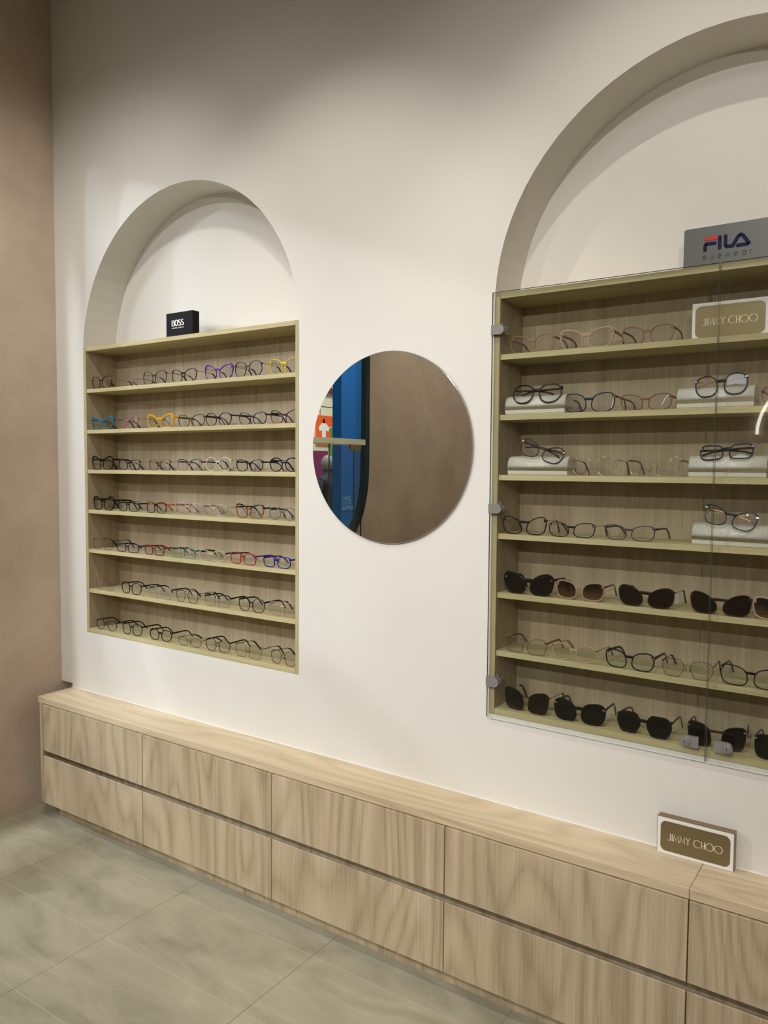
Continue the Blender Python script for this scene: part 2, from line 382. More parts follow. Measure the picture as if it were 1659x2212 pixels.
# ================================================================ low drawer cabinets
FY = -.1689; SEAM = [.0386, .6799, 1.3288, 1.9797, 2.6324, 3.285]
UP0, UP1, LO0, LO1 = .1205, .3165, -.1039, .0989
where = ['at the left plaster wall', 'second from the left wall', 'third from the left wall, under the round mirror', 'fourth from the left wall, under the glass doors', 'fifth from the left wall, at the photo edge']
for i in range(5):
    a, b = SEAM[i], SEAM[i + 1]
    e = empty('drawer_cabinet', ((a + b) / 2, -.08, FZ + .06))
    tag(e, 'pale oak two-drawer low cabinet ' + where[i], 'cabinet', 'low oak drawer cabinets')
    mb = MB(); mb.box(a + .0, b, -.118, -.004, -.1060, .319); mb.box(a + .0002, b - .0002, -.146, -.118, .300, .319); mb.build('carcass', M_FRONT, e, origin=(0, 0, 0))
    g = .0016
    mb = MB(); mb.box(a + g, b - g, FY, -.1468, UP0, UP1, .0008); mb.build('drawer_front', M_FRONT, e)
    mb = MB()
    prof = [(FY, LO0), (FY, LO1 - .001), (FY + .001, LO1), (FY + .004, LO1), (-.1468, LO1 - .016), (-.1468, LO0)]
    x0, x1 = a + g, b - g
    mb.prism(prof, lambda p, d: (d, p[0], p[1]), x0, x1); o = mb.build('drawer_front', M_FRONT, e); recalc(o)
    if i == 0:
        mb = MB(); mb.box(.0175, a - .0012, FY, -.004, LO0 + .002, .319, .0006); mb.build('end_panel', M_FRONT, e)
for x0, x1, w in ((.068, 1.3905, 'long oak plinth board set back under the left cabinets'), (1.3925, 3.285, 'oak plinth board set back under the right-hand cabinets')):
    mb = MB(); mb.box(x0, x1, -.1185, -.03, FZ, LO0 - .003); tag(mb.build('plinth_board', M_FRONT), w, 'plinth', 'oak plinth boards')
WT, WB = .3453, .3191
for x0, x1, w in ((0, 2.6318, 'long pale oak worktop running from the plaster wall to the joint'), (2.6328, 3.9, 'pale oak worktop piece right of the joint by the sign')):
    mb = MB(); mb.box(x0, x1, -.1650, -.0005, WB, WT, .0012); tag(mb.build('worktop', M_TOP), w, 'worktop', 'oak worktops')
mb = MB(); mb.box(0.0, 3.9, -.0035, -.0002, WT + .0002, WT + .0028); struct(mb.build('trim_3', M_WPAINT))

# ================================================================ shelf units
LROW = [1.6393, 1.4687, 1.3011, 1.1314, .9638, .7927]
RROW = [1.6416, 1.4711, 1.3005, 1.1319, .9614, .7921]
T = .0163
def shelf_unit(x0, rows, inset, label):
    x1 = x0 + 1.1904
    e = empty('shelf_unit', ((x0 + x1) / 2, .08, UB)); tag(e, label, 'shelf unit')
    for a in (x0 + .0006, x1 - T - .0006):
        mb = MB(); mb.box(a, a + T, .0025, .159, UB + .0006, UT - .0002); mb.m = 1; mb.box(a, a + T, .0002, .0025, UB + .0006, UT - .0002, .0005); mb.build('side_panel', [M_UNIT, M_SIDE], e)
    mb = MB(); mb.box(x0 + T + .001, x1 - T - .001, .0002, .159, UT - T, UT - .0002, .0006); mb.build('top_panel', M_SHELF, e)
    mb = MB(); mb.box(x0 + T + .001, x1 - T - .001, .0002, .159, UB + .0006, UB + T + .002, .0006); mb.build('bottom_panel', M_SHELF, e)
    mb = MB(); mb.box(x0 + T + .001, x1 - T - .001, .1535, .1588, UB + T + .002, UT - T); mb.build('back_panel', M_UNIT, e)
    for z in rows:
        mb = MB(); mb.box(x0 + T + .0008, x1 - T - .0008, inset, .153, z - .0155, z, .0006); mb.build('shelf', M_SHELF, e)
    return e
shelf_unit(LX1, LROW, .002, 'open pale oak shelf unit with seven rows of glasses in the small left arch')
ru = shelf_unit(RX1, RROW, .0062, 'glass-fronted pale oak shelf unit built into the large right arch')

def rrect(x0, x1, z0, z1, r, n=8, corners=(1, 1, 1, 1)):
    """corners: br, tr, tl, bl"""
    pts = []
    for (cx, cz, a0, on) in ((x1 - r, z0 + r, -90, corners[0]), (x1 - r, z1 - r, 0, corners[1]), (x0 + r, z1 - r, 90, corners[2]), (x0 + r, z0 + r, 180, corners[3])):
        if on: pts += [(cx + r * cos(R(a0 + 90 * i / n)), cz + r * sin(R(a0 + 90 * i / n))) for i in range(n + 1)]
        else:
            ex = x1 if cx > (x0 + x1) / 2 else x0; ez = z1 if cz > (z0 + z1) / 2 else z0
            pts.append((ex, ez))
    return pts
XZ = lambda p, d: (p[0], d, p[1])
G0, G1 = -.0085, -.0030
DX = 2.6258
def glass_door(x0, x1, hinge_left, label):
    d = empty('glass_door', ((x0 + x1) / 2, G0, UB - .009)); d.parent = ru; d.location = Vector(d.location) - ru.location
    d['label'] = label
    mb = MB(); mb.box(x0, x1, G0, G1, UB - .0085, UT + .0012)
    mb.build('pane', [M_GLASS], d)
    # polished edges of the sheet
    mb = MB(); t = .0007
    for a, b, c, e in ((x0, x1, UT + .0012, UT + .0017), (x0 - .0005, x0, UB - .0085, UT + .0017), (x1, x1 + .0005, UB - .0085, UT + .0017)):
        mb.box(a, b, G0, G1, c, e)
    mb.build('polished_edge', M_GEDGE, d)
    mb = MB(); mb.box(x0, x1, G0 - .0002, G1, UB - .0102, UB - .0086); mb.build('bottom_edge', M_WPAINT, d)  # white strip along the bottom edge of the sheet
    hz = (1.7085, 1.204, .7025)
    for z in hz:
        mb = MB()
        if hinge_left: fp = rrect(x0 + .0006, x0 + .040, z - .0135, z + .0135, .013, corners=(1, 1, 0, 0))
        else: fp = rrect(x1 - .040, x1 - .0006, z - .0135, z + .0135, .013, corners=(0, 0, 1, 1))
        mb.prism(fp, XZ, G0 - .0085, G0 - .0002); mb.prism(fp, XZ, G1 + .0003, G1 + .006)
        s = 1 if hinge_left else -1; xe = x0 + .036 if hinge_left else x1 - .036; wall = RX1 + T if hinge_left else RX2 - T
        mb.tube([(xe, .004, z - .008), (xe, .004, z + .008)], .0048, 10, up=(0, 1, 0))
        mb.box(min(wall + s * .001, xe), max(wall + s * .001, xe), .004, .009, z - .004, z + .004)
        mb.box(min(wall, wall + s * .004), max(wall, wall + s * .004), .012, .052, z - .006, z + .006)
        mb.box(min(wall, wall + s * .004), max(wall, wall + s * .004), .010, .020, z - .006, z + .022)
        mb.tube([(wall + s * .004, .015, z + .014), (wall + s * .0075, .015, z + .014)], .0035, 8, up=(0, 0, 1))
        mb.tube([(wall + s * .006, .006, z), (wall + s * .010, .030, z)], .0042, 8)
        mb.build('hinge', M_CHROME, d)
    # lock with key cylinder near the meeting edge, at the foot
    lx = 2.5895 if hinge_left else 2.668; z = .642
    o_ = empty('lock', (lx, G0, z)); o_.parent = d; o_.location = Vector((lx, G0, z)) - ru.location - d.location
    mb = MB(); w = .0215
    fp = rrect(lx - w, lx + w, z - .0140, z + .0140, .013, corners=(0, 0, 1, 1) if hinge_left else (1, 1, 0, 0))
    mb.prism(fp, XZ, G0 - .009, G0 - .0002); 
    cx = lx - .0095 if hinge_left else lx + .0095
    for r0, y0, y1 in ((.0125, -.009, -.0125), (.0085, -.0125, -.0150), (.0065, -.015, -.0160)):
        mb.prism([(cx + r0 * cos(2 * pi * i / 24), z + r0 * sin(2 * pi * i / 24)) for i in range(24)], XZ, G0 + y1, G0 + y0)
    mb.build('lock_body', M_CHROME, o_)
    mb = MB(); mb.box(cx - .0008, cx + .0008, G0 - .0166, G0 - .0160, z - .003, z + .003); mb.build('keyhole', M_BLACK, o_)
glass_door(RX1 - .0035, DX - .0018, True, 'clear glass door hinged on the left')
glass_door(DX + .0018, RX2 + .0035, False, 'clear glass door on the right')

# ================================================================ round mirror
e = empty('round_mirror', (1.6664, -.008, 1.3798)); tag(e, 'large frameless round mirror on the white wall between the arches', 'mirror')
mb = MB(); circ = [(1.6664 + .2975 * cos(2 * pi * i / 128), 1.3798 + .2975 * sin(2 * pi * i / 128)) for i in range(128)]
mb.add([(p[0], -.0080, p[1]) for p in circ], [tuple(range(128))]); mb.build('mirror_glass', M_MIRROR, e)
mb = MB()
ring = lambda r, y: [(1.6664 + r * cos(2 * pi * i / 128), y, 1.3798 + r * sin(2 * pi * i / 128)) for i in range(128)]
rs = [ring(.2976, -.0080), ring(.3, -.0062), ring(.3, -.0005)]
for a, b in zip(rs, rs[1:]): mb.add(a + b, [(i, (i + 1) % 128, 128 + (i + 1) % 128, 128 + i) for i in range(128)], False)
mb.build('bevelled_edge', M_CHROME, e)

# ================================================================ lettering
def arcp(cx, cy, rx, ry, a0, a1, n=16):
    return [(cx + rx * cos(R(a0 + (a1 - a0) * i / n)), cy + ry * sin(R(a0 + (a1 - a0) * i / n))) for i in range(n + 1)]
DECO = {
    'J': (.36, [[(.30, 1), (.30, .22)] + arcp(.13, .16, .17, .16, 10, -150, 8)]),
    'I': (.10, [[(.05, 1), (.05, 0)]]),
    'M': (.66, [[(.02, 0), (.09, 1), (.33, .15), (.57, 1), (.64, 0)]]),
    'Y': (.46, [[(.0, 1), (.23, .48), (.46, 1)], [(.23, .48), (.23, 0)]]),
    'C': (.80, [arcp(.46, .5, .46, .5, 48, 312, 26)]),
    'H': (.42, [[(.04, 1), (.04, 0)], [(.40, 1), (.40, 0)], [(.04, .40), (.40, .40)]]),
    'O': (.94, [arcp(.47, .5, .47, .5, 0, 360, 36)]), ' ': (.22, []),
}
LOWER = {
    'e': (.9, [arcp(.42, .36, .40, .36, 0, 300, 16), [(.04, .36), (.82, .36)]]),
    'y': (.75, [[(0, .72), (.36, .02)], [(.74, .72), (.22, -.30)]]),
    'w': (1.0, [[(0, .72), (.24, 0), (.48, .66), (.72, 0), (.96, .72)]]),
    'a': (.85, [arcp(.40, .36, .38, .36, 0, 360, 20), [(.78, .72), (.78, 0)]]),
    'r': (.45, [[(.05, .72), (.05, 0)], arcp(.33, .42, .28, .28, 180, 80, 6)]),
}
CAPS = dict(DECO)
CAPS.update({
    'B': (.66, [[(.1, 0), (.1, 1)], [(.1, 1), (.36, 1)] + arcp(.36, .76, .22, .24, 80, -80, 8) + [(.1, .52)], [(.1, .52), (.38, .52)] + arcp(.38, .26, .26, .26, 80, -80, 8) + [(.1, 0)]]),
    'S': (.58, [arcp(.29, .76, .22, .24, 40, 250, 12) + arcp(.29, .26, .24, .26, 70, -150, 14)]),
    'O': (.78, [arcp(.38, .5, .33, .5, 0, 360, 28)]),
    'H': (.7, [[(.1, 0), (.1, 1)], [(.6, 0), (.6, 1)], [(.1, .5), (.6, .5)]]),
    'U': (.7, [[(.1, 1), (.1, .3)] + arcp(.35, .3, .25, .3, 180, 360, 10) + [(.6, 1)]]),
    'G': (.78, [arcp(.4, .5, .35, .5, 45, 330, 20) + [(.72, .45), (.45, .45)]]),
    'A': (.7, [[(0, 0), (.35, 1), (.7, 0)], [(.13, .35), (.57, .35)]]),
    'K': (.6, [[(.1, 0), (.1, 1)], [(.55, 1), (.1, .45), (.6, 0)]]),
    'E': (.55, [[(.55, 1), (.1, 1), (.1, 0), (.55, 0)], [(.1, .5), (.5, .5)]]),
    'R': (.62, [[(.1, 0), (.1, 1)], [(.1, 1), (.34, 1)] + arcp(.34, .75, .22, .25, 80, -80, 8) + [(.1, .5)], [(.3, .5), (.6, 0)]]),
    'D': (.7, [[(.1, 0), (.1, 1)], [(.1, 1), (.3, 1)] + arcp(.3, .5, .35, .5, 85, -85, 12) + [(.1, 0)]]),
    'P': (.6, [[(.1, 0), (.1, 1)], [(.1, 1), (.34, 1)] + arcp(.34, .75, .22, .25, 80, -80, 8) + [(.1, .5)]]),
    'M': (.8, [[(.1, 0), (.1, 1), (.4, .3), (.7, 1), (.7, 0)]]),
    'I': (.2, [[(.1, 0), (.1, 1)]]),
})
def ribbon(mb, line, fn, th, y0, y1, tv=None):
    """flat stroke with mitred joints; th may vary with stroke direction through tv"""
    P = line; closed = hypot(P[0][0] - P[-1][0], P[0][1] - P[-1][1]) < 1e-6
    if closed: P = P[:-1]
    n = len(P); L_, R_ = [], []
    for i in range(n):
        a = P[i - 1] if (closed or i) else P[i]; b = P[(i + 1) % n] if (closed or i < n - 1) else P[i]
        d1 = Vector((P[i][0] - a[0], P[i][1] - a[1])); d2 = Vector((b[0] - P[i][0], b[1] - P[i][1]))
        if d1.length < 1e-9: d1 = d2.copy()
        if d2.length < 1e-9: d2 = d1.copy()
        d1.normalize(); d2.normalize(); d = (d1 + d2)
        d = d1.copy() if d.length < .2 else d.normalized()
        nrm = Vector((-d.y, d.x)); k = 1 / max(.45, nrm.dot(Vector((-d1.y, d1.x))))
        w = th * (tv(d) if tv else 1) / 2 * k
        L_.append((P[i][0] + nrm.x * w, P[i][1] + nrm.y * w)); R_.append((P[i][0] - nrm.x * w, P[i][1] - nrm.y * w))
    vs = [fn(p, y0) for p in L_] + [fn(p, y0) for p in R_] + [fn(p, y1) for p in L_] + [fn(p, y1) for p in R_]
    fs = []
    for i in range(n if closed else n - 1):
        j = (i + 1) % n
        fs += [(i, j, n + j, n + i), (2 * n + i, 3 * n + i, 3 * n + j, 2 * n + j), (i, 2 * n + i, 2 * n + j, j), (n + i, n + j, 3 * n + j, 3 * n + i)]
    if not closed: fs += [(0, n, 3 * n, 2 * n), (n - 1, 3 * n - 1, 4 * n - 1, 2 * n - 1)]
    mb.add(vs, fs)
def text(mb, s, font, x0, x1, z0, h, th, y0, y1, gap=.12, tv=None, flip=False, plane=XZ):
    tot = sum(font[c][0] for c in s) + gap * (len(s) - 1); k = (x1 - x0) / tot; x = 0
    for c in s:
        w, lines = font[c]
        for ln in lines:
            ribbon(mb, [((x0 + (x + p[0]) * k), z0 + p[1] * h) for p in ln], plane, th, y0, y1, tv)
        x += w + gap
THICKV = lambda d: .55 + .75 * abs(d.y)

def gold_sign(x0, y, z0, label, depth=.026, w=.1815, h=.0945):
    e = empty('brand_sign', (x0 + w / 2, y + depth / 2, z0)); tag(e, label, 'sign')
    mb = MB(); mb.box(x0, x0 + w, y + .0015, y + depth, z0, z0 + h); mb.build('sign_block', M_BRONZE, e)
    mb = MB(); mb.box(x0 + .001, x0 + w - .001, y, y + .0016, z0 + .001, z0 + h - .001); mb.build('white_face', M_WPAINT, e)
    mb = MB(); mb.prism(rrect(x0 + .0085, x0 + w - .0085, z0 + .009, z0 + h - .009, .014), XZ, y - .001, y + .0002); mb.build('gold_plate', M_GOLDPL, e)
    mb = MB(); text(mb, 'JIMMY CHOO', DECO, x0 + .0270, x0 + w - .0260, z0 + .038, .0180, .0011, y - .0016, y - .0008, tv=THICKV); mb.build('lettering', M_CREAM, e)
gold_sign(2.521, -.0285, WT, 'gold and white brand sign standing on the worktop against the wall')
gold_sign(2.5485, .060, RROW[0], 'gold and white brand sign on the top shelf behind the glass doors', .02, .178, .0955)

e = empty('brand_block', (.675, .045, UT)); tag(e, 'small black brand block on top of the open shelf unit', 'sign')
mb = MB(); mb.box(.600, .749, .030, .064, UT, 1.9085, .001); mb.build('block', M_BLACK, e)
mb = MB(); text(mb, 'BOSS', CAPS,   .6325, .700, 1.858, .0215, .0042, .0290, .0302, gap=.10, tv=lambda d: .45 + .8 * abs(d.y))
for sx, sz in ((.6345, 1.858), (.6345, 1.8795)): mb.box(sx - .003, sx + .008, .0290, .0302, sz - .0006, sz + .0006)
text(mb, 'HUGO BOSS', CAPS, .6335, .699, 1.8480, .0042, .0011, .0292, .0302, gap=.32); mb.build('lettering', M_WPAINT, e)

e = empty('steel_sign', (2.627, .061, UT)); tag(e, 'brushed steel brand panel standing on top of the glass-fronted unit', 'sign')
mb = MB(); mb.prism(rrect(2.524, 2.731, UT, 1.9235, .006, 6, (0, 1, 1, 0)), XZ, .060, .063); mb.build('panel', M_STEEL, e)
fx, fz, fs = 2.5715, 1.8665, .0265
def F(pts, k=1): return [(fx + p[0] * fs, fz + p[1] * fs) for p in pts]
mb = MB(); ribbon(mb, F([(.18, 1.0), (1.12, 1.0)]), XZ, .0086, .0588, .0602)
for c in ((.18, 1.0), (1.12, 1.0)):
    q = F([c])[0]; mb.prism([(q[0] + .0043 * cos(2 * pi * i / 14), q[1] + .0043 * sin(2 * pi * i / 14)) for i in range(14)], XZ, .0586, .0602)
mb.build('red_bar', M_RED, e)
mb = MB()
strokes = [[(.14, 0.0), (.14, .40), (.26, .54), (1.0, .54)], [(1.42, 0.02), (1.42, 1.02)], [(1.92, 1.02), (1.92, .22), (2.05, .06), (2.55, .06), (3.02, .86), (3.22, .98), (3.42, .86), (3.92, .14), (3.78, .03), (2.98, .03)]]
for s_ in strokes:
    ribbon(mb, F(s_), XZ, .0084, .0588, .0602)
    for c in s_:
        q = F([c])[0]; mb.prism([(q[0] + .0042 * cos(2 * pi * i / 14), q[1] + .0042 * sin(2 * pi * i / 14)) for i in range(14)], XZ, .0587, .0602)
mb.build('lettering', M_NAVY, e)
mb = MB(); text(mb, 'eyewear', LOWER, 2.5705, 2.6835, 1.8430, .0135, .0012, .0590, .0602, gap=.75); mb.build('small_lettering', M_DARK, e)

# ================================================================ glasses
def spline(pts, n):
    out = []; m = len(pts)
    for i in range(m):
        p0, p1, p2, p3 = pts[i - 1], pts[i], pts[(i + 1) % m], pts[(i + 2) % m]
        for j in range(n):
            t = j / n; t2 = t * t; t3 = t2 * t
            out.append(tuple(.5 * (2 * p1[k] + (p2[k] - p0[k]) * t + (2 * p0[k] - 5 * p1[k] + 4 * p2[k] - p3[k]) * t2 + (3 * p1[k] - p0[k] - 3 * p2[k] + p3[k]) * t3) for k in (0, 1)))
    return out
# right-hand lens in unit coordinates, +x is the temple side, anticlockwise
SHAPES = {
    'hex': [(1, .12), (.90, .62), (.58, .98), (0, 1), (-.56, .98), (-.88, .55), (-.95, 0), (-.74, -.6), (-.45, -.97), (.1, -1), (.55, -.95), (.86, -.48)],
    'geo': [(1.0, .0), (.86, .62), (.50, .98), (-.05, 1), (-.60, .86), (-.94, .42), (-.96, -.1), (-.72, -.72), (-.30, -1), (.2, -1), (.62, -.80), (.88, -.38)],
}
# exponent, lift of the outer top corner, taper of the temple side, taper of the nose side
FORMS = {'cat': (2.75, .36, .17, -.15), 'soft': (2.9, .17, .11, -.10), 'round': (2, 0, 0, 0), 'rect': (3.6, .07, .07, -.06), 'square': (3.4, .02, .06, -.07),
         'panto': (2.35, .02, .10, -.08), 'oval': (2.35, .03, .03, -.04), 'butter': (2.9, .40, .16, -.20), 'wing': (3.4, .22, .18, -.14)}
def outline(shape, seg):
    if shape not in FORMS: return spline(SHAPES[shape], seg)
    n, lift, to, ti = FORMS[shape]; out = []; N_ = 12 * seg
    for i in range(N_):
        A = 2 * pi * (i + .5) / N_; c, q = cos(A), sin(A)
        x = abs(c) ** (2 / n) * (1 if c > 0 else -1); z = abs(q) ** (2 / n) * (1 if q > 0 else -1)
        z2 = z * (1 + lift * x) if z > 0 else z
        x2 = x * (1 + to * z) if x > 0 else x * (1 + ti * z)
        out.append((x2, z2))
    x0, x1 = min(p[0] for p in out), max(p[0] for p in out); z0, z1 = min(p[1] for p in out), max(p[1] for p in out)
    return [((p[0] - x0) / (x1 - x0) * 2 - 1, (p[1] - z0) / (z1 - z0) * 2 - 1) for p in out]
_MC = {}
def fmat(kind, rgb):
    key = (kind, rgb)
    if key not in _MC:
        if kind == 'solid': _MC[key] = plain('acetate_%d' % len(_MC), srgb(*rgb), .2, 0, .28)
        elif kind == 'clear': _MC[key] = acetate('clear_acetate_%d' % len(_MC), srgb(*rgb), .58)
        elif kind == 'tint': _MC[key] = acetate('tinted_acetate_%d' % len(_MC), srgb(*rgb), .22)
        elif kind == 'metal': _MC[key] = plain('metal_%d' % len(_MC), srgb(*rgb), .2, .9)
        elif kind == 'sun':
            m, N, L, tr = glassy('sun_lens_%d' % len(_MC), (1, 1, 1, 1), (1, 1, 1, 1), ior=1.5)
            tc = N.new('ShaderNodeTexCoord'); sp = N.new('ShaderNodeSeparateXYZ'); L.new(tc.outputs['Generated'], sp.inputs[0])
            rp = N.new('ShaderNodeValToRGB'); c = srgb(*rgb)
            rp.color_ramp.elements[0].color = tuple(min(1, .05 + 2.1 * x) for x in c[:3]) + (1,); rp.color_ramp.elements[1].color = tuple(.012 + .45 * x for x in c[:3]) + (1,)
            rp.color_ramp.elements[1].position = .75
            L.new(sp.outputs[2], rp.inputs[0]); L.new(rp.outputs[0], tr.inputs[0]); _MC[key] = m
    return _MC[key]

def glasses(label, x, y, z, yaw, w, h, shape, front, temple, t=.0022, d=.0034, lens=None, bridge=None, brow=None, tip=None, lean=0, roll=0, folded=False, kind='eyeglasses', pads=False, trim=None, pricetag=False, seg=4, tl=.128, thk=None, br=.0125, group=None, bot=None):
    e = empty(kind, (x, y, z), (R(lean), R(roll), R(yaw))); tag(e, label, 'sunglasses' if kind == 'sunglasses' else 'glasses', group)
    metal = front[0] == 'metal'
    t = t * 1.15
    end = .0035; t_ = t
    a = (w - 2 * end - br) / 4 - t_ * .5; b = h / 2 - t_
    wrap = lambda X: .9 * X * X
    if metal: t_ = max(t_, .0012)
    out = outline(shape, seg)
    loops = {}
    for sgn in (1, -1):
        cx = sgn * (br / 2 + t_ + a)
        loops[sgn] = [(cx + sgn * p[0] * a, b + t_ + p[1] * b) for p in out]
    def rim(mb, lp, i0, i1, tt, dd, closed, push=0.0):
        n = len(lp); area_ = sum(lp[i][0] * lp[(i + 1) % n][1] - lp[(i + 1) % n][0] * lp[i][1] for i in range(n)); sg = 1 if area_ > 0 else -1
        idx = range(n) if closed else range(i0, i1 + 1)
        K = 8; vs = []
        for i in idx:
            p = lp[i % n]; q0 = lp[(i - 1) % n]; q1 = lp[(i + 1) % n]
            dx, dz = q1[0] - q0[0], q1[1] - q0[1]; l = hypot(dx, dz) or 1
            nx, nz = dz / l * sg, -dx / l * sg          # outward
            th = tt(i % n) if callable(tt) else tt
            for m in range(K):
                A = 2 * pi * (m + .5) / K; ca, sa = cos(A), sin(A)
                u = (abs(ca) ** .55) * (1 if ca > 0 else -1); v = (abs(sa) ** .55) * (1 if sa > 0 else -1)
                off = th * (.5 + .5 * u)
                X, Z = p[0] + nx * off, p[1] + nz * off
                vs.append((X, wrap(X) + dd / 2 * v + push, Z))
        c = len(vs) // K; fs = []
        for i in range(c if closed else c - 1):
            for m in range(K):
                j = (i + 1) % c; fs.append((i * K + m, i * K + (m + 1) % K, j * K + (m + 1) % K, j * K + m))
        if not closed: fs += [tuple(range(K)), tuple((c - 1) * K + m for m in range(K))]
        mb.add(vs, fs, True)
    mb = MB()
    if thk:                                             # thicker towards the top and the temples
        N_ = len(out)
        tf = lambda i: t_ * (1 + thk * max(0, out[i][1]) + thk * .5 * max(0, out[i][0]))
    else: tf = t_
    for sgn in (1, -1): rim(mb, loops[sgn], 0, 0, tf, d, True)
    # bridge
    zb = b + t_ + b * (.40 if not metal else .36); xi = min(abs(p[0]) for p in loops[1] if abs(p[1] - zb) < b * .16) - t_ * .5
    if metal:
        path = [(-xi - .0015, wrap(xi), zb), (-xi * .5, .0, zb + .0022), (0, -.0004, zb + .003), (xi * .5, .0, zb + .0022), (xi + .0015, wrap(xi), zb)]
        mb.tube(path, t_ * .55, 6, up=(0, 1, 0))
        if bridge == 'double': mb.tube([(p[0] * 1.35, p[1], p[2] + b * .36) for p in path], t_ * .5, 6, up=(0, 1, 0))
    else:
        bh = t_ * 1.2; xe = xi + a * .10
        path = [(-xe, wrap(xe), zb + .0022), (-xi, wrap(xi), zb + .0004), (-xi * .5, 0, zb + .0002), (0, 0, zb + .0004), (xi * .5, 0, zb + .0002), (xi, wrap(xi), zb + .0004), (xe, wrap(xe), zb + .0022)]
        mb.sweep(path, lambda i, tt: [(p * d / 2, q * (bh * (1.0 if 0 < i < 6 else .6))) for p, q in ((-1, -.8), (-.6, -1), (.6, -1), (1, -.8), (1, .8), (.6, 1), (-.6, 1), (-1, .8))])
    # end pieces
    hz = b + t_ + b * .62; wx = w / 2
    for s_ in (1, -1):
        xa = s_ * (wx - end - .003)
        if metal: mb.tube([(xa, wrap(xa), hz), (s_ * (wx - .0012), wrap(wx) - .001, hz + .0005), (s_ * (wx - .0008), wrap(wx) + .004, hz)], t_ * .8, 6)
        else: mb.sweep([(xa - s_ * .002, wrap(xa), hz + .001), (s_ * (wx - .003), wrap(wx), hz + .001), (s_ * (wx - .0012), wrap(wx) + .0035, hz)], lambda i, tt: [(p * d * .45, q * t_ * 1.15) for p, q in ((-1, -.8), (-.6, -1), (.6, -1), (1, -.8), (1, .8), (.6, 1), (-.6, 1), (-1, .8))])
    mb.build('frame_front', fmat(*front), e, local=True)
    if brow:
        mb = MB(); n = len(out)
        top = [i for i in range(n) if out[i][1] > .25]
        # contiguous run through the top
        st = next(i for i in range(n) if out[i][1] > .25 and out[i - 1][1] <= .25); cnt = len(top)
        for sgn in (1, -1): rim(mb, loops[sgn], st, st + cnt - 1, (brow[1] if len(brow) > 1 else t_ * 1.5), d * 1.15, False)
        mb.build('brow_bar', fmat(*brow[0]), e, local=True)
    if pads:
        for s_ in (1, -1):
            mb = MB(); xp = s_ * (br / 2 - .0015)
            mb.ell((xp, .006, b * .92), (.0014, .0028, .0065), 8, 6)
            mb.tube([(s_ * (br / 2 + .002), wrap(.01), b * 1.15), (s_ * br / 2, .007, b * 1.1), (xp, .0065, b * .95)], .0005, 5)
            mb.build('nose_pad', fmat('metal', (200, 180, 150)), e, local=True)
    for sgn in (1, -1):
        mb = MB(); lp = loops[sgn]; n = len(lp)
        fr_ = [(p[0], wrap(p[0]) - .0006, p[1]) for p in lp]; bk = [(p[0], wrap(p[0]) + .0006, p[1]) for p in lp]
        cx = sum(p[0] for p in lp) / n; cz = b + t_
        mb.add(fr_ + [(cx, wrap(cx) - .0016, cz)], [(i, (i + 1) % n, n) for i in range(n)], True)
        mb.add(bk + [(cx, wrap(cx) - .0004, cz)], [((i + 1) % n, i, n) for i in range(n)], True)
        mb.build('lens', lens or M_LENS, e, local=True)
    tw, thh = (.0009, .0010) if temple[0] == 'metal' else (.0014, .0024)
    if thk and temple[0] != 'metal': thh *= 1.35
    y0 = wrap(wx) + .004
    for s_ in (1, -1):
        mb = MB(); X = s_ * (wx - .001)
        if folded:
            yy = y0 + (.0015 if s_ > 0 else .0045)
            path = [(X, y0, hz), (X - s_ * .004, yy, hz), (X - s_ * .03, yy, hz - .001), (X - s_ * .07, yy, hz - .003), (X - s_ * .10, yy, hz - .008), (X - s_ * .118, yy, hz - .015)]
            upv = (0, 0, 1)
        else:
            zt_ = .0022
            path = [(X, y0 - .003, hz), (X - s_ * .001, tl * .25, hz), (X - s_ * .002, tl * .5, hz - .0005), (X - s_ * .003, tl * .68, hz - .002), (X - s_ * .0045, tl * .80, hz - .008), (X - s_ * .006, tl * .90, zt_ + (hz - zt_) * .42), (X - s_ * .007, tl, zt_)]
            upv = (0, 0, 1)
        f = lambda i, tt: [(p * tw, q * thh * (1.15 - .25 * tt)) for p, q in ((-1, -.7), (-.5, -1), (.5, -1), (1, -.7), (1, .7), (.5, 1), (-.5, 1), (-1, .7))]
        mb.sweep(path, f, up=upv)
        tp = mb.build('temple', fmat(*temple), e, local=True)
        if tip:
            mb = MB(); mb.sweep(path[-4:], lambda i, tt: [(p * .0016, q * .0026 * (.6 + .4 * min(1, i))) for p, q in ((-1, -.7), (-.5, -1), (.5, -1), (1, -.7), (1, .7), (.5, 1), (-.5, 1), (-1, .7))], up=upv)
            mb.build('temple_tip', fmat(*tip), tp, local=True)
        if trim:
            mb = MB(); mb.box(min(X - s_ * .006, X + s_ * .0012), max(X - s_ * .006, X + s_ * .0012), wrap(wx) - .0028, y0 + .004, hz - .0016, hz + .0022, .0004)
            mb.build('hinge_trim', fmat(*trim), tp, local=True)
    if pricetag:
        mb = MB(); X = wx - .002; 
        mb.add([(X, .016, hz - .004), (X + .004, .032, hz - .002), (X + .003, .034, hz - .026), (X - .001, .018, hz - .030)], [(0, 1, 2, 3)])
        mb.add([(X + .0005, .016, hz - .004), (X + .0045, .032, hz - .002), (X + .0035, .034, hz - .026), (X - .0005, .018, hz - .030)], [(0, 1, 2, 3)])
        tg = mb.build('price_tag', M_WPAINT, e, local=True)
        mb = MB()
        for k in range(5):
            u = .15 + .16 * k
            q = lambda uu, v: (X + .004 * uu - .0002 - .001 * v + .0000, .0155 + .016 * uu + .002 * v, hz - .004 + .002 * uu - .026 * v)
            mb.add([q(u, .25), q(u + .07, .25), q(u + .07, .7), q(u, .7)], [(0, 1, 2, 3)])
        mb.build('print', M_DARK, tg, local=True)
    return e

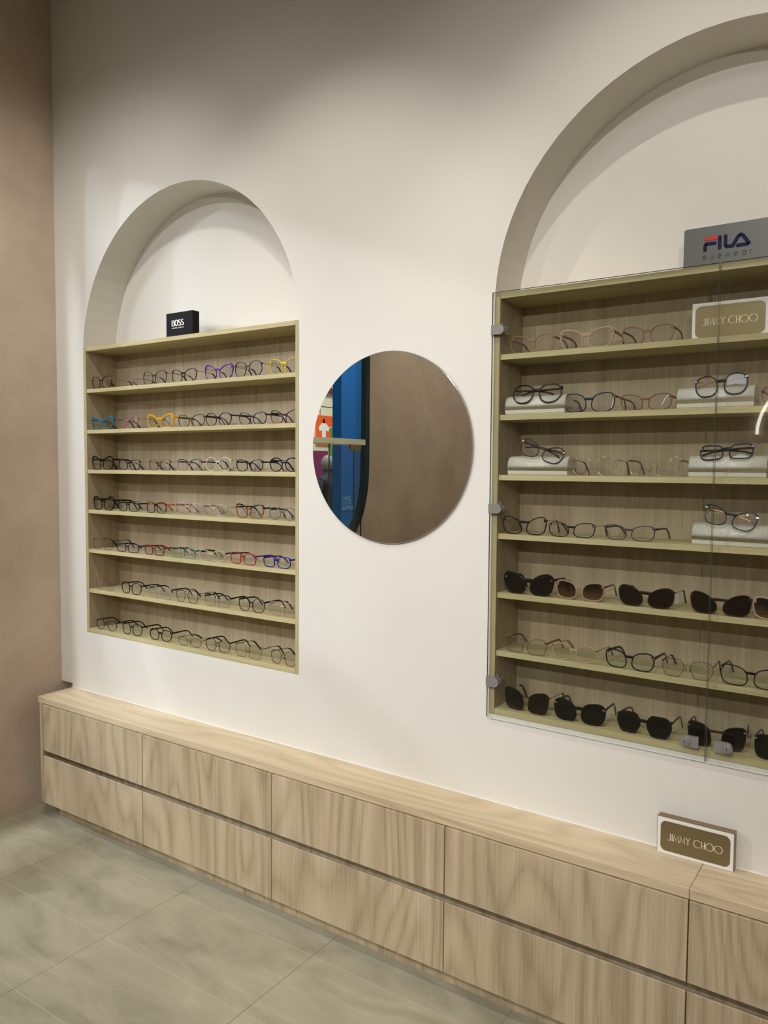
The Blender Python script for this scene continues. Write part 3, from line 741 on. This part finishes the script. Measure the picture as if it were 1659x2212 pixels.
S, C, TN, ME = 'solid', 'clear', 'tint', 'metal'
BLK = (S, (11, 10, 11)); BRN = (S, (46, 26, 22)); NVY = (S, (26, 26, 60)); GOLD = (ME, (205, 170, 120)); SILV = (ME, (190, 190, 190)); GUN = (ME, (60, 52, 50))
LW = dict(t=.0022, d=.0034)
LT = ['top', 'second', 'third', 'fourth', 'fifth', 'sixth', 'bottom']
NT = ['first', 'second', 'third', 'fourth', 'fifth', 'sixth', 'seventh']
# side, row, x, y, yaw, width, height, description, options
LEFT = [
 (0, .2060, .018, 0, .132, .0516, 'dark brown cat-eye', dict(shape='soft', front=BRN, temple=GOLD, tip=BRN, trim=GOLD)),
 (0, .350, .034, 0, .128, .040, 'nearly invisible clear', dict(shape='oval', front=(C, (196, 184, 158)), temple=(ME, (150, 135, 105)), tip=BLK, t=.0009, d=.0012)),
 (0, .5284, .028, 0, .142, .0539, 'slate grey metal-bridged cat-eye', dict(shape='soft', front=(S, (52, 48, 62)), temple=GOLD, tip=BLK, t=.0017)),
 (0, .6979, .028, 0, .140, .0512, 'black and gold cat-eye', dict(shape='soft', front=BLK, temple=GOLD, tip=BLK, trim=GOLD)),
 (0, .8861, .028, 0, .147, .0544, 'purple cat-eye', dict(shape='cat', front=(S, (96, 34, 130)), temple=GOLD, tip=(S, (40, 20, 60)), thk=.9, t=.0026)),
 (0, 1.037, .028, 0, .137, .0566, 'black geometric metal-bridged', dict(shape='geo', front=BLK, temple=GOLD, tip=BLK, t=.0017)),
 (0, 1.2085, .028, 0, .137, .056, 'translucent yellow', dict(shape='wing', front=(TN, (222, 200, 40)), temple=GOLD, tip=BLK, t=.0028)),
 (1, .2080, .015, 0, .142, .0532, 'teal blue cat-eye', dict(shape='cat', front=(S, (12, 110, 132)), temple=(S, (14, 100, 122)), thk=.8, t=.0028)),
 (1, .3544, .028, 0, .139, .0511, 'speckled pink cat-eye', dict(shape='cat', front=(TN, (182, 118, 122)), temple=GOLD, tip=BRN)),
 (1, .5574, .028, 0, .152, .0531, 'translucent amber yellow', dict(shape='butter', front=(TN, (232, 176, 22)), temple=(TN, (226, 170, 20)), thk=.7, t=.0028)),
 (1, .7361, .028, 0, .147, .0473, 'olive tortoise cat-eye', dict(shape='soft', front=(TN, (92, 86, 62)), temple=(TN, (70, 55, 36)), t=.0024)),
 (1, .8835, .028, 0, .137, .0487, 'burgundy round', dict(shape='panto', front=(S, (62, 24, 34)), temple=(S, (84, 24, 34)), t=.0022, brow=((S, (28, 18, 26)), .0028))),
 (1, 1.0572, .028, 0, .136, .0454, 'dark plum-blue cat-eye', dict(shape='soft', front=(S, (46, 40, 66)), temple=BRN, t=.0024)),
 (1, 1.2105, .028, 0, .135, .0484, 'mauve and dark red cat-eye', dict(shape='cat', front=(S, (92, 44, 70)), temple=BLK, t=.0022, brow=((S, (40, 20, 32)), .0026))),
 (2, .2080, .015, 0, .141, .0549, 'chunky black cat-eye', dict(shape='cat', front=BLK, temple=BLK, thk=1.0, t=.0028)),
 (2, .3655, .028, 0, .138, .0432, 'dark burgundy oval', dict(shape='soft', front=(S, (44, 20, 30)), temple=GOLD, tip=BRN, t=.0026)),
 (2, .554, .028, 0, .130, .0432, 'thin brown', dict(shape='square', front=(S, (92, 66, 58)), temple=GOLD, tip=BLK, t=.0015)),
 (2, .7251, .028, 0, .136, .0432, 'clear dark-browed', dict(shape='rect', front=(C, (190, 184, 170)), temple=(S, (36, 24, 40)), t=.0016, brow=((S, (34, 26, 30)), .0032))),
 (2, .8827, .028, 0, .133, .0525, 'cream round', dict(shape='round', front=(TN, (226, 212, 190)), temple=GOLD, tip=BLK, t=.0022)),
 (2, 1.0415, .028, 0, .133, .0438, 'glossy black rectangular', dict(shape='soft', front=BLK, temple=BLK, t=.0024)),
 (2, 1.2085, .028, 0, .136, .0497, 'navy-lensed black round', dict(shape='round', front=(S, (14, 14, 34)), temple=(S, (20, 20, 50)), t=.003, thk=.3)),
 (3, .2080, .018, -2, .144, .0549, 'heavy black cat-eye', dict(shape='cat', front=BLK, temple=BLK, thk=1.1, t=.0029)),
 (3, .3551, .030, -3, .150, .0425, 'grey-green rectangular', dict(shape='soft', front=(S, (36, 40, 38)), temple=BLK, t=.0024)),
 (3, .5434, .018, -4, .130, .0446, 'black orange-armed', dict(shape='square', front=(S, (24, 28, 28)), temple=(S, (216, 92, 26)), t=.002)),
 (3, .7073, .034, 0, .150, .0462, 'clear pink-tinged', dict(shape='square', front=(C, (214, 200, 192)), temple=(C, (210, 150, 170)), t=.0026)),
 (3, .8511, .036, 0, .137, .0451, 'crystal clear', dict(shape='panto', front=(C, (214, 208, 190)), temple=(C, (214, 208, 190)), t=.0024)),
 (3, 1.0388, .030, -5, .152, .0501, 'dark brown fading amber', dict(shape='wing', front=(TN, (148, 96, 44)), temple=BRN, t=.0024, brow=((S, (44, 24, 18)), .0048))),
 (3, 1.1955, .032, -4, .137, .045, 'clear grey', dict(shape='panto', front=(TN, (128, 124, 112)), temple=(S, (60, 46, 34)), t=.0022)),
 (4, .205, .014, 4, .124, .0499, 'thin bronze square', dict(shape='square', front=(ME, (120, 88, 62)), temple=(ME, (120, 88, 62)), tip=BLK, t=.0011, d=.0014)),
 (4, .3665, .014, -1, .148, .0366, 'deep purple rectangular', dict(shape='rect', front=(S, (44, 30, 76)), temple=(S, (30, 26, 44)), t=.0022)),
 (4, .5328, .014, -4, .130, .039, 'dark red small', dict(shape='square', front=(S, (104, 22, 30)), temple=(S, (120, 24, 40)), t=.002)),
 (4, .7032, .014, 1, .134, .0399, 'green-edged clear', dict(shape='square', front=(C, (150, 190, 160)), temple=(S, (30, 90, 66)), t=.0024, brow=((TN, (34, 120, 84)), .0022))),
 (4, .8611, .014, 4, .130, .0406, 'clear yellow-tipped', dict(shape='square', front=(C, (216, 212, 196)), temple=(S, (30, 28, 26)), tip=(S, (190, 178, 30)), t=.0024)),
 (4, 1.0206, .014, -5, .142, .0426, 'raspberry red', dict(shape='square', front=(S, (158, 34, 56)), temple=(S, (70, 30, 60)), t=.0025)),
 (4, 1.1851, .014, -3, .136, .0414, 'royal blue', dict(shape='square', front=(S, (24, 24, 140)), temple=(S, (24, 24, 110)), t=.0028)),
 (5, .2144, .014, -1, .128, .0472, 'rose gold wire', dict(shape='square', front=(ME, (190, 140, 110)), temple=GOLD, t=.0009, d=.001, pads=True)),
 (5, .3882, .014, -3, .135, .0486, 'black round', dict(shape='panto', front=BLK, temple=BLK, t=.002)),
 (5, .5641, .014, 2, .130, .0481, 'clear black-armed', dict(shape='square', front=(C, (206, 200, 190)), temple=BLK, t=.0018)),
 (5, .7223, .014, 0, .126, .048, 'dark metal hexagonal', dict(shape='hex', front=GUN, temple=GUN, tip=BLK, t=.0013, d=.0018, bridge='double')),
 (5, .8835, .019, 3, .132, .0445, 'black half-rim', dict(shape='rect', front=(ME, (150, 130, 100)), temple=BLK, t=.0009, d=.001, brow=((S, (20, 18, 18)), .004))),
 (5, 1.058, .020, 0, .132, .0500, 'black and clear round', dict(shape='panto', front=(S, (24, 20, 22)), temple=BLK, t=.0017, pads=True)),
 (5, 1.2055, .0216, 0, .131, .0491, 'clear rose', dict(shape='square', front=(C, (214, 178, 160)), temple=(ME, (150, 105, 95)), tip=BLK, t=.0018)),
 (6, .2226, .014, 3, .130, .0457, 'thin brown round', dict(shape='round', front=(S, (52, 40, 34)), temple=(S, (30, 24, 22)), t=.0013, br=.019)),
 (6, .3913, .014, 1, .125, .0503, 'dark green round', dict(shape='panto', front=(S, (14, 34, 32)), temple=BLK, t=.0022)),
 (6, .5677, .014, 3, .125, .046, 'solid black round', dict(shape='panto', front=BLK, temple=BLK, t=.0025)),
 (6, .7349, .014, 2, .128, .0350, 'slim oval wire', dict(shape='oval', front=GUN, temple=GUN, tip=BLK, t=.0012, d=.0014, pads=True)),
 (6, .8904, .014, 3, .125, .0507, 'tortoise-brown panto', dict(shape='panto', front=(S, (72, 52, 42)), temple=(S, (40, 28, 24)), t=.0016)),
 (6, 1.0455, .014, -3, .142, .0516, 'thin copper aviator-square', dict(shape='square', front=(ME, (130, 100, 80)), temple=GUN, tip=BLK, t=.0011, d=.0014, pads=True)),
 (6, 1.2165, .014, -3, .126, .0483, 'black wire octagonal', dict(shape='hex', front=(ME, (36, 28, 26)), temple=(ME, (40, 32, 30)), tip=BLK, t=.0013, d=.0018, pads=True)),
]
ZL = [1.6393, 1.4687, 1.3011, 1.1314, .9638, .7927, .6229]
cnt = {}
for row, x, y, yaw, w, h, desc, op in LEFT:
    k = cnt.get(row, 0); cnt[row] = k + 1
    lab = '%s glasses, %s from left on %s shelf of open unit' % (desc, NT[k], LT[row])
    op = dict(op)
    glasses(lab, x, y, ZL[row] + .0004, yaw, w, h, group='glasses on the %s shelf of the open unit' % LT[row], tl=.122 if y < .03 else .116, seg=4, **op)

BEIGE = (TN, (176, 150, 126)); MAUVE = (TN, (150, 118, 104))
RIGHT = [
 (0, 2.1296, .028, 0, .1335, .0516, 'beige crystal', dict(shape='soft', front=(TN, (160, 136, 108)), temple=(S, (98, 76, 58)), trim=GOLD, t=.0024), 'first'),
 (0, 2.2848, .028, 0, .147, .0545, 'thick translucent pink-beige', dict(shape='wing', front=(TN, (196, 164, 142)), temple=(S, (120, 92, 74)), trim=GOLD, t=.0034, thk=.3), 'second'),
 (0, 2.4472, .028, 0, .134, .0475, 'translucent mauve', dict(shape='soft', front=(TN, (156, 124, 108)), temple=(S, (96, 66, 56)), t=.0026), 'third'),
 (1, 2.2968, .028, 0, .141, .0525, 'navy blue square', dict(shape='soft', front=(S, (26, 26, 70)), temple=(S, (56, 36, 44)), trim=SILV, t=.0026), 'first'),
 (1, 2.4473, .028, 0, .1335, .0430, 'rosy brown', dict(shape='soft', front=(TN, (140, 104, 92)), temple=(S, (110, 78, 66)), trim=(ME, (170, 120, 90)), t=.0024), 'second'),
 (1, 2.7850, .028, 0, .134, .0460, 'thin copper-edged', dict(shape='cat', front=(TN, (150, 96, 80)), temple=(S, (110, 60, 50)), t=.0018), 'third'),
 (2, 2.3138, .028, 0, .130, .0509, 'thin gold round-edged wire', dict(shape='geo', front=(ME, (214, 192, 150)), temple=(ME, (150, 130, 104)), tip=(S, (90, 70, 48)), t=.0010, d=.0014, pads=True), 'first'),
 (2, 2.4728, .028, 0, .135, .0509, 'thin gold butterfly wire', dict(shape='wing', front=(ME, (196, 172, 134)), temple=(S, (120, 96, 78)), t=.0011, d=.0014, pads=True), 'second'),
 (3, 2.1213, .014, 2, .1325, .0525, 'dark plum butterfly', dict(shape='butter', front=(S, (30, 14, 22)), temple=GOLD, tip=(S, (34, 16, 22)), t=.0027), 'first'),
 (3, 2.2601, .014, 0, .1335, .0415, 'dark plum rectangular', dict(shape='soft', front=(S, (34, 18, 26)), temple=GOLD, tip=BRN, trim=SILV, t=.0022), 'second'),
 (3, 2.4163, .016, -6, .139, .0415, 'grey-violet', dict(shape='soft', front=(S, (78, 68, 76)), temple=(S, (46, 30, 34)), t=.002), 'third'),
 (5, 2.1309, .014, -3, .133, .0471, 'greenish grey', dict(shape='soft', front=(S, (112, 100, 76)), temple=(S, (104, 76, 54)), trim=(ME, (150, 120, 80)), t=.0018), 'first'),
 (5, 2.2753, .014, -4, .134, .0459, 'clear gold-armed', dict(shape='oval', front=(C, (226, 206, 166)), temple=(ME, (190, 140, 90)), tip=(S, (150, 110, 80)), trim=GOLD, t=.0022), 'second'),
 (5, 2.4261, .014, -4, .132, .0489, 'black cat-eye', dict(shape='soft', front=BLK, temple=(S, (34, 26, 24)), trim=GOLD, t=.0024, thk=.3), 'third'),
 (5, 2.5723, .014, 1, .128, .0456, 'thin bronze panto wire', dict(shape='hex', front=(ME, (112, 82, 58)), temple=(ME, (120, 92, 66)), tip=BRN, t=.0011, d=.0014, pads=True), 'fourth'),
 (5, 2.7197, .014, -1, .1425, .0511, 'black oval', dict(shape='soft', front=BLK, temple=(S, (40, 26, 24)), trim=SILV, t=.0023), 'fifth'),
]
for row, x, y, yaw, w, h, desc, op, nth in RIGHT:
    lab = '%s glasses, %s standing pair from left on %s shelf behind glass' % (desc, nth, LT[row])
    glasses(lab, x, y, ([1.6416] + RROW[1:] + [.6229])[row] + .0004, yaw, w, h, group='glasses on the %s shelf behind glass' % LT[row], seg=6, tl=.128, **op)
SUN = [
 (4, 2.1349, .0157, -4, .150, .0603, 'black cat-eye', dict(shape='cat', front=BLK, temple=BLK, trim=SILV, t=.0042, thk=.6, lens=fmat('sun', (40, 52, 50))), 'first'),
 (4, 2.2863, .0163, -1, .137, .0525, 'translucent beige', dict(shape='soft', front=(TN, (172, 150, 120)), temple=(S, (88, 60, 46)), trim=GOLD, t=.0036, lens=fmat('sun', (158, 140, 132))), 'second'),
 (4, 2.4638, .0136, -4, .1455, .0552, 'dark brown rounded', dict(shape='cat', front=(S, (34, 20, 18)), temple=GOLD, tip=BRN, t=.0032, pricetag=True, lens=fmat('sun', (84, 60, 52))), 'third'),
 (4, 2.6449, .013, -2, .144, .0553, 'tortoise-brown square', dict(shape='butter', front=(S, (50, 28, 18)), temple=GOLD, t=.0026, lens=fmat('sun', (74, 68, 50))), 'fourth'),
 (4, 2.7870, .014, -3, .140, .0552, 'pale pinkish', dict(shape='soft', front=(TN, (190, 168, 146)), temple=(S, (120, 90, 76)), t=.0036, lens=fmat('sun', (158, 140, 132))), 'fifth'),
 (6, 2.1348, .0176, -5, .1455, .0638, 'brown gradient butterfly', dict(shape='wing', front=(S, (52, 34, 26)), temple=GOLD, tip=BLK, t=.0016, lens=fmat('sun', (104, 76, 50))), 'first'),
 (6, 2.2926, .014, 0, .1435, .0594, 'glossy black oversized', dict(shape='soft', front=BLK, temple=(S, (44, 26, 22)), trim=SILV, t=.0036, thk=.3, pricetag=True, lens=fmat('sun', (56, 56, 52))), 'second'),
 (6, 2.4674, .014, -3, .1435, .0572, 'dark green hexagonal', dict(shape='hex', front=(S, (16, 24, 22)), temple=(S, (66, 42, 34)), t=.0032, lens=fmat('sun', (58, 66, 54))), 'third'),
 (6, 2.6441, .0238, 4, .1395, .0623, 'brown square metal-bridged', dict(shape='wing', front=(S, (40, 24, 18)), temple=(S, (60, 40, 30)), trim=SILV, t=.0022, br=.022, lens=fmat('sun', (84, 62, 40))), 'fourth'),
 (6, 2.8040, .014, 0, .146, .0611, 'dark blue-lensed square', dict(shape='square', front=(S, (18, 22, 28)), temple=(S, (60, 36, 30)), trim=SILV, t=.0024, lens=fmat('sun', (46, 66, 86))), 'fifth'),
]
for row, x, y, yaw, w, h, desc, op, nth in SUN:
    lab = '%s sunglasses, %s from the left on the %s shelf behind glass' % (desc, nth, LT[row])
    glasses(lab, x, y, (RROW + [.6229])[row] + .0004, yaw, w, h, group='sunglasses on the %s shelf behind glass' % LT[row], seg=6, tl=.125, kind='sunglasses', **op)

# ================================================================ white glasses cases with a pair on each
def case_mat():
    m, nt, N, L, b = new_mat('white_snakeskin')
    tc = N.new('ShaderNodeTexCoord'); v = N.new('ShaderNodeTexVoronoi'); v.inputs['Scale'].default_value = 240
    mp = N.new('ShaderNodeMapping'); mp.inputs['Rotation'].default_value = (R(0), R(45), R(0)); L.new(tc.outputs['Object'], mp.inputs[0]); L.new(mp.outputs[0], v.inputs[0])
    b.inputs['Base Color'].default_value = srgb(214, 210, 197); b.inputs['Roughness'].default_value = .32
    bp = N.new('ShaderNodeBump'); bp.inputs['Strength'].default_value = .6; bp.inputs['Distance'].default_value = .001
    L.new(v.outputs[0], bp.inputs['Height']); L.new(bp.outputs[0], b.inputs['Normal'])
    return m
M_CASE = case_mat(); M_BAND = plain('champagne_band', srgb(170, 158, 126), .25, .75)
def case(x, y, z, yaw, label):
    e = empty('glasses_case', (x, y, z), (0, 0, R(yaw))); tag(e, label, 'glasses case', 'white glasses cases behind glass')
    W, H, D = .1775, .0535, .068; hw = W / 2
    YZ = lambda p, d: (d, p[0], p[1])
    dome = [(-D / 2, .0205)] + [(-D / 2 * cos(R(a)) ** .8 if a < 90 else D / 2 * (-cos(R(a))) ** .8, .0215 + (H - .0215) * sin(R(a)) ** .85) for a in (8, 20, 34, 48, 62, 76, 89.9, 104, 118, 132, 146, 160, 172)] + [(D / 2, .0205)]
    mb = MB(); mb.prism(dome, YZ, -hw, hw, True); recalc(mb.build('lid', M_CASE, e, local=True))
    base = [(-D / 2 + .0035, 0), (-D / 2 + .001, .003), (-D / 2, .0125), (D / 2, .0125), (D / 2 - .001, .003), (D / 2 - .0035, 0)]
    mb = MB(); mb.prism(base, YZ, -hw + .0005, hw - .0005); recalc(mb.build('base', M_CASE, e, local=True))
    mb = MB(); mb.box(-hw - .0004, hw + .0004, -D / 2 - .0008, D / 2, .0126, .0204, .0003); bd = mb.build('clasp_band', M_BAND, e, local=True)
    mb = MB(); text(mb, 'JIMMY CHOO', DECO, -.024, .024, .0146, .0042, .0005, -D / 2 - .0012, -D / 2 - .0007); mb.build('lettering', M_BRONZE, bd, local=True)
cs = [(2.146, .047, 1.4711, 0, 'white snakeskin glasses case at the left of the second shelf behind glass'),
      (2.6175, .047, 1.4711, 0, 'white snakeskin glasses case on the second shelf behind the door joint'),
      (2.157, .047, 1.3005, 0, 'white snakeskin glasses case at the left of the third shelf behind glass'),
      (2.650, .047, 1.3005, 0, 'white snakeskin glasses case on the third shelf behind the door joint'),
      (2.662, .052, 1.1319, -4, 'white snakeskin glasses case on the fourth shelf behind the door joint')]
for c in cs: case(c[0], c[1], c[2] + .0003, c[3], c[4])
CASEP = [
 (2.151, .0085, 1.5005, 0, .146, .055, 14, 0, 'glossy black angular glasses resting on the second-shelf case at left', dict(shape='geo', front=BLK, temple=BLK, t=.0034, folded=True)),
 (2.633, .0085, 1.4985, 0, .122, .055, 12, -4, 'navy-black cat-eye glasses resting on the second-shelf case by the door joint', dict(shape='panto', front=(S, (20, 22, 44)), temple=GOLD, trim=SILV, t=.0026, folded=True)),
 (2.163, .0060, 1.3440, 0, .132, .050, 16, 16, 'dark burgundy glasses lying tilted on the third-shelf case at left', dict(shape='cat', front=(S, (52, 22, 26)), temple=(S, (40, 18, 22)), trim=GOLD, t=.0024, folded=True)),
 (2.648, .012, 1.3445, 0, .124, .041, 22, -3, 'navy and black rectangular glasses resting on the third-shelf case by the door joint', dict(shape='rect', front=(S, (20, 22, 42)), temple=BLK, trim=SILV, t=.0026, folded=True)),
 (2.657, .0070, 1.1790, 0, .124, .050, 14, 11, 'navy cat-eye glasses lying tilted on the fourth-shelf case', dict(shape='cat', front=(S, (22, 24, 48)), temple=GOLD, trim=SILV, t=.0025, folded=True)),
]
for x, y, z, yaw, w, h, lean, roll, lab, op in CASEP:
    glasses(lab, x, y, z, yaw, w, h, lean=-lean, roll=roll, seg=6, group='glasses resting on white cases', **op)

# ================================================================ lamps on the ceiling track
for i, (x, z, w) in enumerate(NEAR):
    e = empty('track_spotlight', (x, -1.10, CZ)); tag(e, 'white cylinder track spotlight above the wall, number %s from the left wall' % ('one', 'two', 'three', 'four')[i], 'spotlight', 'track spotlights')
    d = (Vector((x, -.18, 1.3)) - Vector((x, -1.1, z))).normalized(); c = Vector((x, -1.10, z))
    mb = MB(); mb.tube([c - d * .10, c - d * .005], .035, 20); mb.build('lamp_body', M_WPAINT, e)
    mb = MB(); mb.tube([c - d * .08, (x, -1.10, CZ)], .008, 8, up=(1, 0, 0)); mb.build('stem', M_WPAINT, e)

# ================================================================ what the mirror sees: display by the opening and the concourse
# glass display standing at the left wall
e = empty('glass_display', (.02, -2.0, FZ)); tag(e, 'glass display with pale top board by the opening, seen in the mirror', 'display cabinet')
DXF = .10
mb = MB(); mb.box(DXF - .14, DXF, -2.075, -1.30, 1.462, 1.497); mb.build('top_board', M_MCREAM, e)
mb = MB(); mb.box(DXF - .004, DXF, -2.03, -1.30, -.05, 1.462); mb.build('pane', M_GLASS, e)
for y in (-1.70, -1.952, -2.028):
    mb = MB(); mb.box(DXF - .002, DXF + .004, y - .003, y + .003, -.05, 1.462); mb.build('post', M_STEEL if y != -2.028 else M_DARK, e)
mb = MB(); mb.box(DXF - .006, DXF + .007, -2.02, -1.91, 1.425, 1.462); mb.build('hinge', M_BRONZE, e)
mb = MB(); mb.box(DXF - .14, DXF - .006, -2.03, -1.30, .905, .911); mb.build('shelf', M_GLASS, e)
mb = MB(); mb.box(DXF - .14, DXF, -2.03, -1.30, FZ, -.05); mb.build('plinth', M_MCREAM, e)

BX = -1.2
e = empty('blue_facade', (BX, -4.1, FZ)); tag(e, 'glossy blue facade panels beyond the opening, seen in the mirror', 'facade')
mb = MB(); mb.box(BX - .1, BX, -3.74, -3.52, FZ, 4.2); mb.build('light_panel', M_BLUE, e)
mb = MB(); mb.box(BX - .1, BX - .012, -4.9, -3.746, FZ, 4.2); mb.build('dark_panel', M_BLUE2, e)
mb = MB(); PL = lambda p, d: (d, p[0], p[1])
for s_, z_, h_, a_, b_ in (('I MAKE', 1.025, .030, -3.66, -3.53), ('BEER', .975, .042, -3.67, -3.53), ('DISAPPEAR', .935, .030, -3.72, -3.53)):
    text(mb, s_, CAPS, b_, a_, z_, h_, .006, BX + .001, BX + .003, plane=PL)
mb.build('lettering', M_SKYBL, e)

MX = -6.0
e = empty('shop_front', (MX, -9.2, FZ)); tag(e, 'brightly lit shop across the concourse, seen in the mirror', 'shop')
mb = MB(); mb.box(MX - .1, MX, -11.0, -7.0, FZ, 4.8); mb.build('cream_wall', M_MCREAM, e)
mb = MB(); mb.box(MX, MX + .08, -11.0, -7.0, 2.68, 3.6); sg = mb.build('sign_band', M_PURPLE, e)
mb = MB()
ribbon(mb, arcp(-9.62, 2.95, .10, .09, -20, 200, 14) + [(-9.70, 2.86)], PL, .05, MX + .081, MX + .10)
ribbon(mb, arcp(-9.78, 2.86, .075, .09, 40, 320, 16), PL, .05, MX + .081, MX + .10)
ribbon(mb, arcp(-9.48, 2.82, .09, .07, 180, 360, 14), PL, .05, MX + .081, MX + .10)
for q in ((-9.48, 2.71), (-9.52, 2.98)): mb.prism([(q[0] + .03 * cos(2 * pi * i / 12), q[1] + .03 * sin(2 * pi * i / 12)) for i in range(12)], PL, MX + .081, MX + .10)
mb.build('sign_lettering', M_WPAINT, sg)
mb = MB()
for y in (-9.15,): mb.box(MX, MX + .006, y - .004, y + .004, 2.0, 2.68)
mb.box(MX, MX + .006, -11, -7, 2.42, 2.43); mb.build('panel_joint', M_DARK, e)
mb = MB(); mb.box(MX + .001, MX + .03, -10.2, -9.02, 1.72, 2.26); po = mb.build('orange_poster', M_ORANGE, e)
mb = MB()
mb.prism([(-9.28, 1.84), (-9.22, 1.80), (-9.17, 1.84), (-9.17, 1.99), (-9.10, 1.97), (-9.08, 2.04), (-9.17, 2.12), (-9.28, 2.12), (-9.38, 2.04), (-9.36, 1.97), (-9.28, 1.99)], PL, MX + .03, MX + .036)
mb.prism([(-9.80, 2.10), (-9.36, 2.03), (-9.36, 2.05), (-9.80, 2.13)], PL, MX + .03, MX + .034); mb.build('white_shirt_print', M_WPAINT, po)
mb = MB(); mb.prism([(-9.225 + .035 * cos(2 * pi * i / 14), 2.16 + .045 * sin(2 * pi * i / 14)) for i in range(14)], PL, MX + .03, MX + .036); mb.build('head_print', M_DARK, po)
mb = MB(); mb.box(MX + .032, MX + .05, -10.2, -9.42, 1.48, 2.06); gp = mb.build('green_poster', M_GREEN, e)
mb = MB()
for k in range(7):
    a = R(25 + 20 * k); mb.prism([(-9.70, 1.76), (-9.70 + .27 * cos(a), min(2.05, 1.76 + .32 * sin(a))), (-9.70 + .27 * cos(a + .12), min(2.05, 1.76 + .32 * sin(a + .12)))], PL, MX + .05, MX + .054)
mb.build('ray_print', plain('light_green_print', srgb(130, 196, 90), .6), gp)
mb = MB(); mb.box(MX + .05, MX + .056, -10.1, -9.44, 1.66, 1.73); mb.build('pale_strip', M_SKYBL, gp)
# product wall: shelves of small black and grey goods
mb = MB()
for r_ in range(4): mb.box(MX, MX + .16, -9.9, -8.55, .62 + .22 * r_, .632 + .22 * r_)
mb.build('display_ledge', M_WPAINT, e)
mb = MB(); mb.box(MX + .9, MX + 1.1, -8.0, -7.60, FZ, 1.58); o = mb.build('display_pillar', M_PURPLE); tag(o, 'plum display pillar in front of the lit shop, seen in the mirror', 'pillar')
mats = [M_DARK, M_STEEL, M_BLACK]
for r_ in range(4):
    for k in range(7):
        y = -9.78 + .17 * k; mt = mats[(r_ + k) % 3]; z0 = .632 + .22 * r_
        mb = MB(); mb.prism([(y - .05, z0), (y + .05, z0), (y + .05, z0 + .03), (y + .01, z0 + .06), (y - .02, z0 + .10), (y - .05, z0 + .11)], PL, MX + .03, MX + .12)
        o = mb.build('shoe', mt); tag(o, 'small dark shoe on the lit shop wall, seen in the mirror', 'shoe', 'shoes on the lit shop wall')

# person in dark clothes in the concourse, back turned
def skin(name, pts, edges, rad, mat, parent, loc, sub=2):
    me = bpy.data.meshes.new(name); me.from_pydata(pts, edges, []); o = bpy.data.objects.new(name, me); COL.objects.link(o); me.materials.append(mat)
    m = o.modifiers.new('skin', 'SKIN'); m.use_smooth_shade = True
    for i, r in enumerate(rad):
        me.skin_vertices[0].data[i].radius = (r, r * .8); me.skin_vertices[0].data[i].use_root = (i == 0)
    s = o.modifiers.new('sub', 'SUBSURF'); s.levels = sub; s.render_levels = sub
    o.parent = parent; return o
pe = empty('person', (-4.2, -7.12, FZ - .14)); tag(pe, 'person with grey hair in dark clothes standing in the concourse, seen in the mirror', 'person')
P = [(0, 0, .95), (0, 0, 1.12), (0, 0, 1.32), (0, 0, 1.46), (0, 0, 1.55), (0, 0, 1.66), (0, .17, 1.42), (.02, .25, 1.15), (.08, .24, .92), (0, -.17, 1.42), (.02, -.25, 1.15), (.08, -.24, .92),
     (0, .09, .90), (.02, .10, .50), (0, .11, .09), (.14, .12, .03), (0, -.09, .90), (.02, -.10, .50), (0, -.11, .09), (.14, -.12, .03)]
E_ = [(0, 1), (1, 2), (2, 3), (3, 4), (4, 5), (3, 6), (6, 7), (7, 8), (3, 9), (9, 10), (10, 11), (0, 12), (12, 13), (13, 14), (14, 15), (0, 16), (16, 17), (17, 18), (18, 19)]
RR = [.15, .14, .17, .13, .055, .095, .075, .05, .038, .075, .05, .038, .10, .07, .045, .04, .10, .07, .045, .04]
skin('body', P, E_, RR, plain('dark_cloth', srgb(26, 30, 42), .8), pe, None)
mb = MB(); mb.ell((-.01, 0, 1.68), (.105, .095, .125)); mb.build('hair', plain('grey_hair', srgb(120, 118, 110), .7), pe, local=True)
